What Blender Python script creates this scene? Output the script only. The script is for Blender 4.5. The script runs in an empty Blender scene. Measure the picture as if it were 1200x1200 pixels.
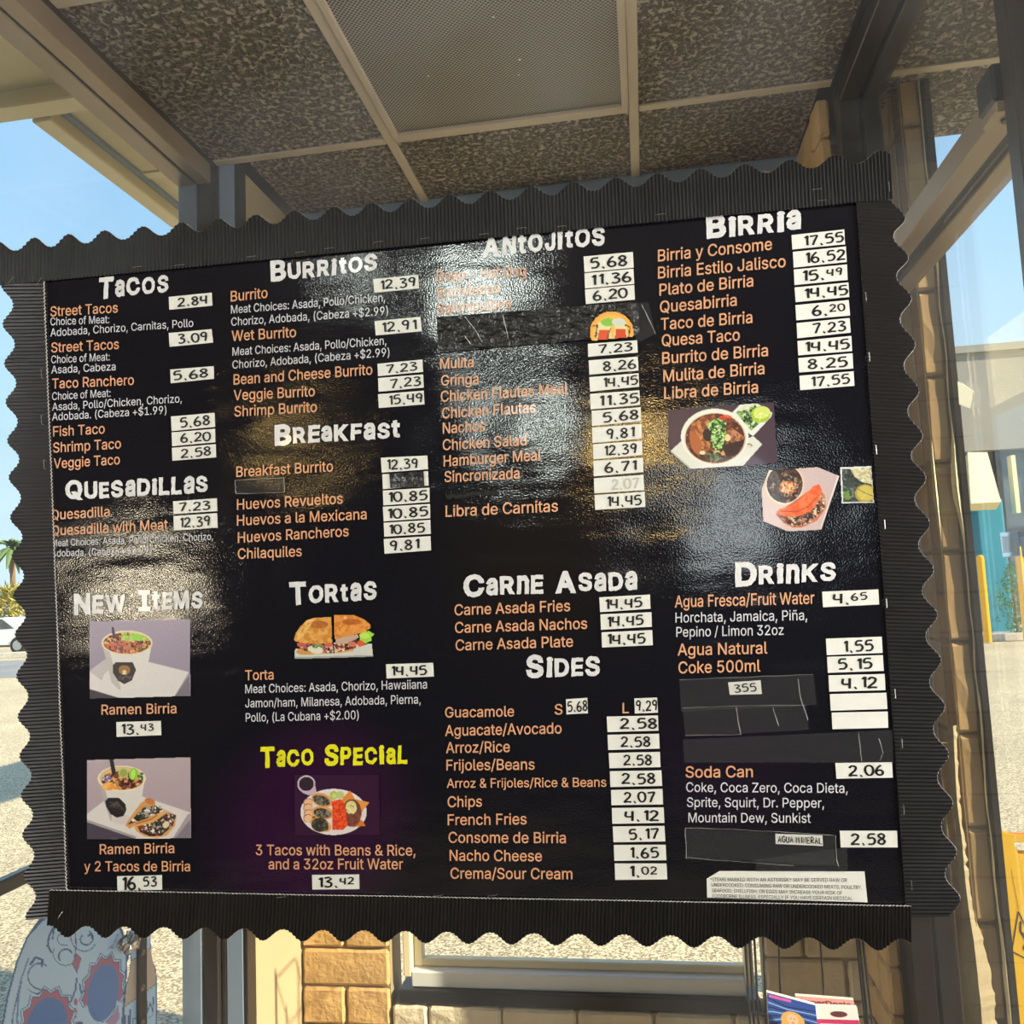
import bpy, bmesh, math, random
import numpy as np
from mathutils import Vector, Matrix, noise as mnoise

random.seed(7); RNG = np.random.default_rng(7)
SC = bpy.context.scene
COL = SC.collection

# ------------------------------------------------------------------ camera
CAM_Z = 1.55
FPX = 980.0                      # focal length for a 1200 px wide frame
YAW, PITCH, ROLL = math.radians(8.84), math.radians(5.52), math.radians(2.5)
_cy, _sy, _cp, _sp, _cr, _sr = math.cos(YAW), math.sin(YAW), math.cos(PITCH), math.sin(PITCH), math.cos(ROLL), math.sin(ROLL)
FWD = np.array([-_sy * _cp, _cy * _cp, _sp]); _r0 = np.array([_cy, _sy, 0.0]); _u0 = np.cross(_r0, FWD)
RIGHT = _r0 * _cr - _u0 * _sr; UP = _u0 * _cr + _r0 * _sr
cam_data = bpy.data.cameras.new('camera'); cam = bpy.data.objects.new('camera', cam_data); COL.objects.link(cam)
cam_data.sensor_width = 36.0; cam_data.sensor_fit = 'HORIZONTAL'; cam_data.lens = 36.0 * FPX / 1200.0
cam_data.clip_start = 0.02; cam_data.clip_end = 500
M = Matrix(((RIGHT[0], UP[0], -FWD[0], 0), (RIGHT[1], UP[1], -FWD[1], 0), (RIGHT[2], UP[2], -FWD[2], CAM_Z), (0, 0, 0, 1)))
cam.matrix_world = M
SC.camera = cam

# ------------------------------------------------------------------ colour management, world, sun, lights
SC.view_settings.view_transform = 'Standard'
try: SC.view_settings.look = 'None'
except Exception: pass
SC.view_settings.gamma = 1.0
SC.view_settings.exposure = 0.55
SC.view_settings.use_curve_mapping = False
SC.cycles.use_denoising = True
SC.cycles.max_bounces = 10
SC.cycles.transparent_max_bounces = 16
SC.cycles.caustics_reflective = False
SC.cycles.sample_clamp_indirect = 6.0

W = bpy.data.worlds.new('world'); SC.world = W; W.use_nodes = True
nt = W.node_tree; nt.nodes.clear()
_o = nt.nodes.new('ShaderNodeOutputWorld'); _b = nt.nodes.new('ShaderNodeBackground')
_tc = nt.nodes.new('ShaderNodeTexCoord'); _sx = nt.nodes.new('ShaderNodeSeparateXYZ'); _rp = nt.nodes.new('ShaderNodeValToRGB')
_nz = nt.nodes.new('ShaderNodeTexNoise'); _nz.inputs['Scale'].default_value = 2.2; _nz.inputs['Detail'].default_value = 5
_mx = nt.nodes.new('ShaderNodeMix'); _mx.data_type = 'RGBA'
_r2 = nt.nodes.new('ShaderNodeValToRGB')
nt.links.new(_tc.outputs['Generated'], _sx.inputs[0]); nt.links.new(_sx.outputs['Z'], _rp.inputs[0])
nt.links.new(_tc.outputs['Generated'], _nz.inputs['Vector']); nt.links.new(_nz.outputs['Fac'], _r2.inputs[0])
e = _rp.color_ramp.elements
e[0].position = 0.0; e[0].color = (0.50, 0.62, 0.68, 1)
e[1].position = 1.0; e[1].color = (0.11, 0.26, 0.58, 1)
x = e.new(0.18); x.color = (0.38, 0.56, 0.67, 1)
x = e.new(0.48); x.color = (0.22, 0.42, 0.66, 1)
e = _r2.color_ramp.elements; e[0].position = .45; e[0].color = (0, 0, 0, 1); e[1].position = .8; e[1].color = (.35, .35, .35, 1)
nt.links.new(_r2.outputs[0], _mx.inputs['Factor']); nt.links.new(_rp.outputs[0], _mx.inputs['A']); _mx.inputs['B'].default_value = (.62, .67, .70, 1)
nt.links.new(_mx.outputs['Result'], _b.inputs['Color']); _b.inputs['Strength'].default_value = 1.25
nt.links.new(_b.outputs[0], _o.inputs[0])

sun_d = bpy.data.lights.new('sun', 'SUN'); sun = bpy.data.objects.new('sun', sun_d); COL.objects.link(sun)
sun_d.energy = 8.0; sun_d.angle = math.radians(0.6); sun_d.color = (1.0, 0.86, 0.62)
SUN_DIR = Vector((0.85, -0.27, 0.52)).normalized()      # towards the sun
sun.rotation_euler = SUN_DIR.to_track_quat('Z', 'Y').to_euler(); sun.location = (6, 6, 8)

# ------------------------------------------------------------------ helpers
def tag(o, label=None, cat=None, group=None, kind=None):
    if label: o['label'] = label
    if cat: o['category'] = cat
    if group: o['group'] = group
    if kind: o['kind'] = kind
    return o

def empty(name, loc, label=None, cat=None, group=None, kind=None):
    o = bpy.data.objects.new(name, None); COL.objects.link(o); o.location = loc; o.empty_display_size = .05
    return tag(o, label, cat, group, kind)

def wloc(o):
    v = Vector((0, 0, 0))
    while o: v += o.location; o = o.parent
    return v

def link(name, mesh, parent=None, origin=None):
    """mesh vertices are in world space; stored relative to the parent (or to origin)"""
    o = bpy.data.objects.new(name, mesh); COL.objects.link(o)
    base = wloc(parent) if parent else Vector((0, 0, 0))
    org = Vector(origin) if origin is not None else (base if parent else Vector((0, 0, 0)))
    if org.length > 0: mesh.transform(Matrix.Translation(-org))
    o.location = org - base
    o.parent = parent
    return o

def mk(name, verts, faces, mat, parent=None, origin=None, smooth=False, mats=None, midx=None):
    me = bpy.data.meshes.new(name); me.from_pydata([tuple(v) for v in verts], [], faces); 
    for m in (mats or [mat]): me.materials.append(m)
    if midx is not None: me.polygons.foreach_set('material_index', midx)
    if smooth: me.polygons.foreach_set('use_smooth', [True] * len(me.polygons))
    me.update()
    return link(name, me, parent, origin)

def bm_obj(name, bm, mat, parent=None, origin=None, smooth=False):
    me = bpy.data.meshes.new(name); bm.to_mesh(me); bm.free(); me.materials.append(mat)
    if smooth: me.polygons.foreach_set('use_smooth', [True] * len(me.polygons))
    return link(name, me, parent, origin)

def bx(bm, lo, hi, bevel=0.0):
    lo = Vector(lo); hi = Vector(hi)
    g = bmesh.ops.create_cube(bm, size=1.0, matrix=Matrix.Translation((lo + hi) / 2) @ Matrix.Diagonal((hi - lo).to_4d()))
    if bevel > 0:
        es = list({e for v in g['verts'] for e in v.link_edges})
        bmesh.ops.bevel(bm, geom=es, offset=bevel, segments=1, affect='EDGES')
    return g

def box(name, lo, hi, mat, parent=None, bevel=0.0, origin=None):
    bm = bmesh.new(); bx(bm, lo, hi, bevel)
    return bm_obj(name, bm, mat, parent, origin)

def tube(bm, pts, r, n=6, cap=True):
    pts = [Vector(p) for p in pts]; rings = []
    for i, p in enumerate(pts):
        a = pts[max(i - 1, 0)]; b = pts[min(i + 1, len(pts) - 1)]
        d = (b - a).normalized(); s = Vector((0, 0, 1)) if abs(d.z) < .9 else Vector((1, 0, 0))
        u = d.cross(s).normalized(); v = d.cross(u)
        rr = r[i] if isinstance(r, (list, tuple)) else r
        rings.append([bm.verts.new(p + u * rr * math.cos(2 * math.pi * k / n) + v * rr * math.sin(2 * math.pi * k / n)) for k in range(n)])
    for a, b in zip(rings[:-1], rings[1:]):
        for k in range(n): bm.faces.new((a[k], a[(k + 1) % n], b[(k + 1) % n], b[k]))
    if cap:
        bm.faces.new(rings[0][::-1]); bm.faces.new(rings[-1])

def ray(px, py):
    return FWD + RIGHT * (px - 600) / FPX - UP * (py - 600) / FPX

def at(px, py, axis, c):
    """point of the real plane axis = c seen at photo position (px, py)"""
    d = ray(px, py); i = 'XYZ'.index(axis); o = (0, 0, CAM_Z)
    t = (c - o[i]) / d[i]
    return Vector((d[0] * t, d[1] * t, CAM_Z + d[2] * t))

# ------------------------------------------------------------------ materials
def srgb(r, g, b):
    f = lambda c: ((c / 255) / 12.92) if c <= 10.3 else (((c / 255) + .055) / 1.055) ** 2.4
    return (f(r), f(g), f(b), 1)

def pmat(name, col, rough=.6, metal=0.0, spec=.5, nscale=None, namt=.15, bump=None, coat=0.0, emis=None, estr=0, alpha=None):
    m = bpy.data.materials.new(name); m.use_nodes = True; t = m.node_tree; p = t.nodes['Principled BSDF']
    p.inputs['Base Color'].default_value = col if len(col) == 4 else (*col, 1)
    p.inputs['Roughness'].default_value = rough; p.inputs['Metallic'].default_value = metal
    p.inputs['Specular IOR Level'].default_value = spec; p.inputs['Coat Weight'].default_value = coat
    if emis: p.inputs['Emission Color'].default_value = (*emis[:3], 1); p.inputs['Emission Strength'].default_value = estr
    tc = t.nodes.new('ShaderNodeTexCoord')
    if nscale:
        n = t.nodes.new('ShaderNodeTexNoise'); n.inputs['Scale'].default_value = nscale; n.inputs['Detail'].default_value = 6
        t.links.new(tc.outputs['Object'], n.inputs['Vector'])
        r = t.nodes.new('ShaderNodeMapRange'); r.inputs['From Min'].default_value = .3; r.inputs['From Max'].default_value = .7
        r.inputs['To Min'].default_value = 1 - namt; r.inputs['To Max'].default_value = 1 + namt
        t.links.new(n.outputs['Fac'], r.inputs['Value'])
        mx = t.nodes.new('ShaderNodeVectorMath'); mx.operation = 'SCALE'
        mx.inputs[0].default_value = tuple(col[:3]); t.links.new(r.outputs[0], mx.inputs['Scale'])
        t.links.new(mx.outputs[0], p.inputs['Base Color'])
    if bump:
        sc, st, dist = bump
        n = t.nodes.new('ShaderNodeTexNoise'); n.inputs['Scale'].default_value = sc; n.inputs['Detail'].default_value = 5
        t.links.new(tc.outputs['Object'], n.inputs['Vector'])
        b = t.nodes.new('ShaderNodeBump'); b.inputs['Strength'].default_value = st; b.inputs['Distance'].default_value = dist
        t.links.new(n.outputs['Fac'], b.inputs['Height']); t.links.new(b.outputs[0], p.inputs['Normal'])
    return m

def vcol_mat(name, rough=.3, coat=.3):
    m = bpy.data.materials.new(name); m.use_nodes = True; t = m.node_tree; p = t.nodes['Principled BSDF']
    a = t.nodes.new('ShaderNodeVertexColor'); a.layer_name = 'Col'
    t.links.new(a.outputs[0], p.inputs['Base Color']); p.inputs['Roughness'].default_value = rough; p.inputs['Coat Weight'].default_value = coat
    tc = t.nodes.new('ShaderNodeTexCoord'); n = t.nodes.new('ShaderNodeTexNoise'); n.inputs['Scale'].default_value = 260
    b = t.nodes.new('ShaderNodeBump'); b.inputs['Strength'].default_value = .25; b.inputs['Distance'].default_value = .001
    t.links.new(tc.outputs['Object'], n.inputs['Vector']); t.links.new(n.outputs[0], b.inputs['Height']); t.links.new(b.outputs[0], p.inputs['Normal'])
    return m

def glass_mat(name, tint=(.93, .96, .97), dirt=0.02, refl=1.0, ior=1.5):
    m = bpy.data.materials.new(name); m.use_nodes = True; t = m.node_tree; t.nodes.clear()
    o = t.nodes.new('ShaderNodeOutputMaterial'); tr = t.nodes.new('ShaderNodeBsdfTransparent'); tr.inputs[0].default_value = (*tint, 1)
    gl = t.nodes.new('ShaderNodeBsdfGlossy'); gl.inputs['Roughness'].default_value = 0.0
    fr = t.nodes.new('ShaderNodeFresnel'); fr.inputs['IOR'].default_value = ior
    ge = t.nodes.new('ShaderNodeNewGeometry'); im = t.nodes.new('ShaderNodeMapRange'); im.inputs['To Min'].default_value = ior; im.inputs['To Max'].default_value = 1 / ior
    t.links.new(ge.outputs['Backfacing'], im.inputs['Value']); t.links.new(im.outputs[0], fr.inputs['IOR'])
    mu = t.nodes.new('ShaderNodeMath'); mu.operation = 'MULTIPLY'; mu.inputs[1].default_value = refl; mu.use_clamp = True
    mx = t.nodes.new('ShaderNodeMixShader'); t.links.new(fr.outputs[0], mu.inputs[0]); t.links.new(mu.outputs[0], mx.inputs[0])
    t.links.new(tr.outputs[0], mx.inputs[1]); t.links.new(gl.outputs[0], mx.inputs[2])
    df = t.nodes.new('ShaderNodeBsdfDiffuse'); df.inputs[0].default_value = (.75, .8, .85, 1)
    tc = t.nodes.new('ShaderNodeTexCoord'); nz = t.nodes.new('ShaderNodeTexNoise'); nz.inputs['Scale'].default_value = 3.5; nz.inputs['Detail'].default_value = 8
    rp = t.nodes.new('ShaderNodeMapRange'); rp.inputs['From Min'].default_value = .4; rp.inputs['From Max'].default_value = .75; rp.inputs['To Min'].default_value = dirt * .3; rp.inputs['To Max'].default_value = dirt * 2.5
    t.links.new(tc.outputs['Object'], nz.inputs['Vector']); t.links.new(nz.outputs[0], rp.inputs['Value'])
    m2 = t.nodes.new('ShaderNodeMixShader'); t.links.new(rp.outputs[0], m2.inputs[0]); t.links.new(mx.outputs[0], m2.inputs[1]); t.links.new(df.outputs[0], m2.inputs[2])
    t.links.new(m2.outputs[0], o.inputs[0])
    return m

def translucent_mat(name, col, mix=.5, rough=.5, vcol=False):
    m = bpy.data.materials.new(name); m.use_nodes = True; t = m.node_tree; p = t.nodes['Principled BSDF']; o = t.nodes['Material Output']
    p.inputs['Roughness'].default_value = rough; tl = t.nodes.new('ShaderNodeBsdfTranslucent'); mx = t.nodes.new('ShaderNodeMixShader'); mx.inputs[0].default_value = mix
    if vcol:
        a = t.nodes.new('ShaderNodeVertexColor'); a.layer_name = 'Col'; t.links.new(a.outputs[0], p.inputs['Base Color']); t.links.new(a.outputs[0], tl.inputs['Color'])
    else: p.inputs['Base Color'].default_value = col; tl.inputs['Color'].default_value = col
    t.links.new(p.outputs[0], mx.inputs[1]); t.links.new(tl.outputs[0], mx.inputs[2]); t.links.new(mx.outputs[0], o.inputs[0])
    return m

def tape_mat(name):
    m = bpy.data.materials.new(name); m.use_nodes = True; t = m.node_tree; t.nodes.clear()
    o = t.nodes.new('ShaderNodeOutputMaterial'); tr = t.nodes.new('ShaderNodeBsdfTransparent'); tr.inputs[0].default_value = (.93, .93, .93, 1)
    gl = t.nodes.new('ShaderNodeBsdfPrincipled'); gl.inputs['Roughness'].default_value = .22; gl.inputs['Base Color'].default_value = (.35, .35, .34, 1)
    tc = t.nodes.new('ShaderNodeTexCoord'); n = t.nodes.new('ShaderNodeTexNoise'); n.inputs['Scale'].default_value = 45; n.inputs['Detail'].default_value = 6
    b = t.nodes.new('ShaderNodeBump'); b.inputs['Strength'].default_value = .6; b.inputs['Distance'].default_value = .004
    t.links.new(tc.outputs['Object'], n.inputs['Vector']); t.links.new(n.outputs[0], b.inputs['Height']); t.links.new(b.outputs[0], gl.inputs['Normal'])
    mx = t.nodes.new('ShaderNodeMixShader'); mx.inputs[0].default_value = .06
    t.links.new(tr.outputs[0], mx.inputs[1]); t.links.new(gl.outputs[0], mx.inputs[2]); t.links.new(mx.outputs[0], o.inputs[0])
    return m

def board_mat():
    m = bpy.data.materials.new('glossy black vinyl print'); m.use_nodes = True; t = m.node_tree; p = t.nodes['Principled BSDF']
    tc = t.nodes.new('ShaderNodeTexCoord')
    # printed colour: black with a few purple clouds
    cur = None
    base = t.nodes.new('ShaderNodeRGB'); base.outputs[0].default_value = (.0075, .0075, .011, 1); cur = base.outputs[0]
    for (px, py, rad, c) in ((385, 945, .15, (.035, .008, .035)), (345, 980, .17, (.026, .006, .03)), (850, 900, .13, (.012, .008, .016)), (620, 650, .2, (.011, .009, .009))):
        q = at(px, py, 'Y', 1.1)
        vm = t.nodes.new('ShaderNodeVectorMath'); vm.operation = 'DISTANCE'; vm.inputs[1].default_value = q - BORG
        t.links.new(tc.outputs['Object'], vm.inputs[0])
        mr = t.nodes.new('ShaderNodeMapRange'); mr.interpolation_type = 'SMOOTHSTEP'
        mr.inputs['From Min'].default_value = rad; mr.inputs['From Max'].default_value = rad * .15; t.links.new(vm.outputs['Value'], mr.inputs['Value'])
        mx = t.nodes.new('ShaderNodeMix'); mx.data_type = 'RGBA'; t.links.new(mr.outputs[0], mx.inputs['Factor'])
        t.links.new(cur, mx.inputs['A']); mx.inputs['B'].default_value = (*c, 1); cur = mx.outputs['Result']
    t.links.new(cur, p.inputs['Base Color'])
    p.inputs['Roughness'].default_value = .09; p.inputs['Specular IOR Level'].default_value = .7
    # slack sheet: long waves, dents and orange peel
    def nz(sc, det, st, dist, prev, scale3=None, rot=None):
        n = t.nodes.new('ShaderNodeTexNoise'); n.inputs['Scale'].default_value = sc; n.inputs['Detail'].default_value = det
        if scale3:
            mp = t.nodes.new('ShaderNodeMapping'); mp.inputs['Scale'].default_value = scale3; mp.inputs['Rotation'].default_value = rot or (0, 0, 0)
            t.links.new(tc.outputs['Object'], mp.inputs[0]); t.links.new(mp.outputs[0], n.inputs['Vector'])
        else: t.links.new(tc.outputs['Object'], n.inputs['Vector'])
        b = t.nodes.new('ShaderNodeBump'); b.inputs['Strength'].default_value = st; b.inputs['Distance'].default_value = dist
        t.links.new(n.outputs['Fac'], b.inputs['Height'])
        if prev: t.links.new(prev, b.inputs['Normal'])
        return b.outputs[0]
    w = nz(6.0, 1.5, 1.0, .005, None)
    w = nz(8, 1.5, 1.0, .0012, w, (1, 1, 3.2), (0, math.radians(38), 0))
    w = nz(430, 1.5, .6, .0003, w)
    t.links.new(w, p.inputs['Normal'])
    return m

def ceiling_tile_mat():
    m = bpy.data.materials.new('pitted mineral fibre tile'); m.use_nodes = True; t = m.node_tree; p = t.nodes['Principled BSDF']
    p.inputs['Roughness'].default_value = .85; p.inputs['Specular IOR Level'].default_value = .25
    tc = t.nodes.new('ShaderNodeTexCoord')
    n = t.nodes.new('ShaderNodeTexNoise'); n.inputs['Scale'].default_value = 82; n.inputs['Detail'].default_value = 3; n.inputs['Roughness'].default_value = .6; n.inputs['Distortion'].default_value = .5
    t.links.new(tc.outputs['Object'], n.inputs['Vector'])
    r = t.nodes.new('ShaderNodeMapRange'); r.inputs['From Min'].default_value = .43; r.inputs['From Max'].default_value = .57; t.links.new(n.outputs['Fac'], r.inputs['Value'])
    b = t.nodes.new('ShaderNodeBump'); b.inputs['Strength'].default_value = 1.0; b.inputs['Distance'].default_value = .016
    t.links.new(r.outputs[0], b.inputs['Height']); t.links.new(b.outputs[0], p.inputs['Normal'])
    c = t.nodes.new('ShaderNodeValToRGB'); c.color_ramp.elements[0].color = (.115, .094, .076, 1); c.color_ramp.elements[0].position = .40  # shade of the pits is put into the colour, darker in the hollows
    c.color_ramp.elements[1].color = (.44, .375, .305, 1); c.color_ramp.elements[1].position = .60
    t.links.new(n.outputs['Fac'], c.inputs[0]); t.links.new(c.outputs[0], p.inputs['Base Color'])
    return m

def perf_mat():
    m = bpy.data.materials.new('perforated painted steel'); m.use_nodes = True; t = m.node_tree; p = t.nodes['Principled BSDF']
    p.inputs['Roughness'].default_value = .5
    tc = t.nodes.new('ShaderNodeTexCoord'); mp = t.nodes.new('ShaderNodeMapping'); mp.inputs['Rotation'].default_value = (0, 0, math.radians(45))
    mp.inputs['Scale'].default_value = (1 / .0068,) * 3
    t.links.new(tc.outputs['Object'], mp.inputs[0])
    fr = t.nodes.new('ShaderNodeVectorMath'); fr.operation = 'FRACTION'; t.links.new(mp.outputs[0], fr.inputs[0])
    sx = t.nodes.new('ShaderNodeSeparateXYZ'); t.links.new(fr.outputs[0], sx.inputs[0])
    cb = t.nodes.new('ShaderNodeCombineXYZ'); t.links.new(sx.outputs[0], cb.inputs[0]); t.links.new(sx.outputs[1], cb.inputs[1])
    ds = t.nodes.new('ShaderNodeVectorMath'); ds.operation = 'DISTANCE'; ds.inputs[1].default_value = (.5, .5, 0); t.links.new(cb.outputs[0], ds.inputs[0])
    r = t.nodes.new('ShaderNodeMapRange'); r.inputs['From Min'].default_value = .36; r.inputs['From Max'].default_value = .43; t.links.new(ds.outputs['Value'], r.inputs['Value'])
    mx = t.nodes.new('ShaderNodeMix'); mx.data_type = 'RGBA'; mx.inputs['A'].default_value = (.012, .011, .01, 1); mx.inputs['B'].default_value = (.34, .30, .26, 1)
    t.links.new(r.outputs[0], mx.inputs['Factor']); t.links.new(mx.outputs['Result'], p.inputs['Base Color'])
    return m

def ground_mat(name, c1, c2, sc):
    m = bpy.data.materials.new(name); m.use_nodes = True; t = m.node_tree; p = t.nodes['Principled BSDF']; p.inputs['Roughness'].default_value = .9
    tc = t.nodes.new('ShaderNodeTexCoord'); n = t.nodes.new('ShaderNodeTexNoise'); n.inputs['Scale'].default_value = sc; n.inputs['Detail'].default_value = 4
    n2 = t.nodes.new('ShaderNodeTexNoise'); n2.inputs['Scale'].default_value = .6; n2.inputs['Detail'].default_value = 5
    t.links.new(tc.outputs['Object'], n.inputs['Vector']); t.links.new(tc.outputs['Object'], n2.inputs['Vector'])
    r = t.nodes.new('ShaderNodeValToRGB'); r.color_ramp.elements[0].position = .42; r.color_ramp.elements[1].position = .56
    r.color_ramp.elements[0].color = (*c1, 1); r.color_ramp.elements[1].color = (*c2, 1)
    t.links.new(n.outputs[0], r.inputs[0])
    mr = t.nodes.new('ShaderNodeMapRange'); mr.inputs['From Min'].default_value = .3; mr.inputs['From Max'].default_value = .7; mr.inputs['To Min'].default_value = .85; mr.inputs['To Max'].default_value = 1.15
    t.links.new(n2.outputs[0], mr.inputs[0]); vm = t.nodes.new('ShaderNodeVectorMath'); vm.operation = 'SCALE'
    t.links.new(r.outputs[0], vm.inputs[0]); t.links.new(mr.outputs[0], vm.inputs['Scale']); t.links.new(vm.outputs[0], p.inputs['Base Color'])
    b = t.nodes.new('ShaderNodeBump'); b.inputs['Strength'].default_value = .8; b.inputs['Distance'].default_value = .01
    t.links.new(n.outputs[0], b.inputs['Height']); t.links.new(b.outputs[0], p.inputs['Normal'])
    return m

BORG = Vector((-.3, 1.1, 1.1))      # root of the menu board
MT = dict(
    board=board_mat(), tile=ceiling_tile_mat(), perf=perf_mat(),
    white_print=pmat('white print', srgb(222, 222, 220), .3, coat=.2, nscale=150, namt=.06),
    grey_print=pmat('pale grey print', srgb(205, 205, 208), .3, coat=.2),
    orange_print=pmat('orange print', srgb(218, 160, 120), .3, coat=.2),
    yellow_print=pmat('yellow print', srgb(232, 226, 30), .3, coat=.2),
    paper=pmat('white label paper', srgb(226, 226, 216), .45, nscale=60, namt=.03),
    ink=pmat('black marker ink', srgb(14, 14, 16), .4),
    faint=pmat('faded marker ink', srgb(196, 192, 178), .5),
    scribble=pmat('black marker scribble', srgb(9, 9, 9), .5),
    corr=pmat('black corrugated card', srgb(27, 26, 26), .34, spec=.5, nscale=20, namt=.2),
    corr_edge=pmat('white paper core of the card', srgb(200, 195, 185), .7),
    staple=pmat('staple steel', (.6, .6, .6), .3, metal=1.0),
    bronze=pmat('taupe anodised aluminium', srgb(148, 128, 104), .38, metal=.35, nscale=4, namt=.06, bump=(300, .1, .0005)),
    dark_frame=pmat('dark bronze anodised aluminium', srgb(72, 66, 62), .3, metal=.6, nscale=6, namt=.1),
    blue_frame=pmat('metal in sky reflection blue', srgb(132, 146, 166), .4, metal=.1),  # blue is the reflected sky, put into the metal's base colour
    black=pmat('black rubber gasket', (.012, .012, .013), .5),
    blackmetal=pmat('black powder coated steel', (.015, .015, .016), .35, metal=.2),
    tbar=pmat('painted steel ceiling bar', srgb(186, 172, 152), .5, nscale=8, namt=.05),
    soffit=pmat('cream stucco soffit', srgb(226, 208, 168), .85, bump=(220, .6, .002), nscale=12, namt=.05),
    soffit_trim=pmat('cream painted wood', srgb(232, 216, 178), .6),
    brick=pmat('painted slump block', srgb(194, 158, 104), .8, nscale=9, namt=.14, bump=(60, .8, .006)),
    brick2=pmat('pale painted slump block', srgb(208, 196, 170), .8, nscale=9, namt=.12, bump=(60, .8, .006)),
    mortar=pmat('mortar', srgb(150, 132, 100), .9, bump=(120, .5, .003)),
    stucco=pmat('tan smooth plaster', srgb(176, 146, 104), .8, nscale=5, namt=.12, bump=(90, .35, .002)),
    plaster_pale=pmat('pale plaster', srgb(174, 158, 126), .7, nscale=5, namt=.06),
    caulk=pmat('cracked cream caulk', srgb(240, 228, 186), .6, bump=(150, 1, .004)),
    winframe=pmat('cream window frame', srgb(232, 220, 186), .45),
    winframe2=pmat('white window frame', srgb(220, 222, 222), .35),
    ground=ground_mat('sunlit tan asphalt', (.27, .21, .12), (.70, .60, .40), 80),
    walk=ground_mat('concrete walk', (.5, .46, .38), (.6, .56, .48), 12),
    road=ground_mat('grey road', (.20, .20, .21), (.28, .28, .29), 30),
    floor=pmat('tan floor tile', srgb(176, 158, 132), .4, nscale=6, namt=.08),
    room=pmat('brown room wall', srgb(62, 55, 50), .8, nscale=3, namt=.1),
    roomdark=pmat('dark room ceiling', srgb(70, 62, 56), .8),
    vcol=vcol_mat('colour printed photograph'), vdecal=translucent_mat('printed vinyl decal', None, .55, .6, True),
    glass=glass_mat('window glass', (.97, .985, .985), dirt=.012, refl=.6), glass_front=glass_mat('smudged front glass', (.98, .985, .985), dirt=.016, refl=.5),
    tape=tape_mat('clear adhesive tape'),
    tape_white=pmat('creased edge of clear tape', srgb(190, 190, 182), .3),
    blacktape=pmat('crumpled black tape', (.02, .02, .02), .16, bump=(38, 1.0, .02)),
    yellow=translucent_mat('yellow plastic', srgb(240, 200, 24), .4, .4),
    orange=pmat('orange plastic', srgb(214, 120, 30), .5),
    grey_wall=pmat('grey painted facade', srgb(150, 146, 138), .8, nscale=.4, namt=.06),
    teal=pmat('teal painted column', srgb(30, 140, 165), .6), cream=pmat('cream awning', srgb(240, 226, 176), .6),
    dkglass=pmat('dark shop glass', (.10, .11, .12), .1, nscale=1.2, namt=.5), leaf=pmat('green leaves', srgb(92, 138, 62), .7, nscale=4, namt=.4),
    palmleaf=pmat('palm frond', srgb(92, 116, 70), .7), bark=pmat('palm bark', srgb(120, 98, 76), .9),
    car_white=pmat('white car paint', srgb(225, 228, 232), .2, coat=1), car_blue=pmat('blue car paint', srgb(70, 92, 140), .2, coat=1), tyre=pmat('tyre rubber', (.02, .02, .02), .8), hub=pmat('alloy wheel', (.55, .55, .55), .3, metal=.8),
    notice_blue=translucent_mat('pale blue printed sheet', srgb(205, 224, 245), .6), notice_paper=translucent_mat('thin white paper', srgb(235, 235, 230), .55),
    lamp=pmat('warm lamp glass', (1, .9, .7), .4, emis=(1, .86, .62), estr=23), panel=pmat('fill light diffuser', (1, 1, 1), .5, emis=(1.0, .98, .96), estr=6.2),  # glow of the added glare lamps and fill panels
    lamp_gold=pmat('amber lamp glass', (1, .7, .3), .4, emis=(1, .66, .22), estr=34), lamp_cool=pmat('cool lamp glass', (1, 1, 1), .4, emis=(.9, 1, .92), estr=23),
)

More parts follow.
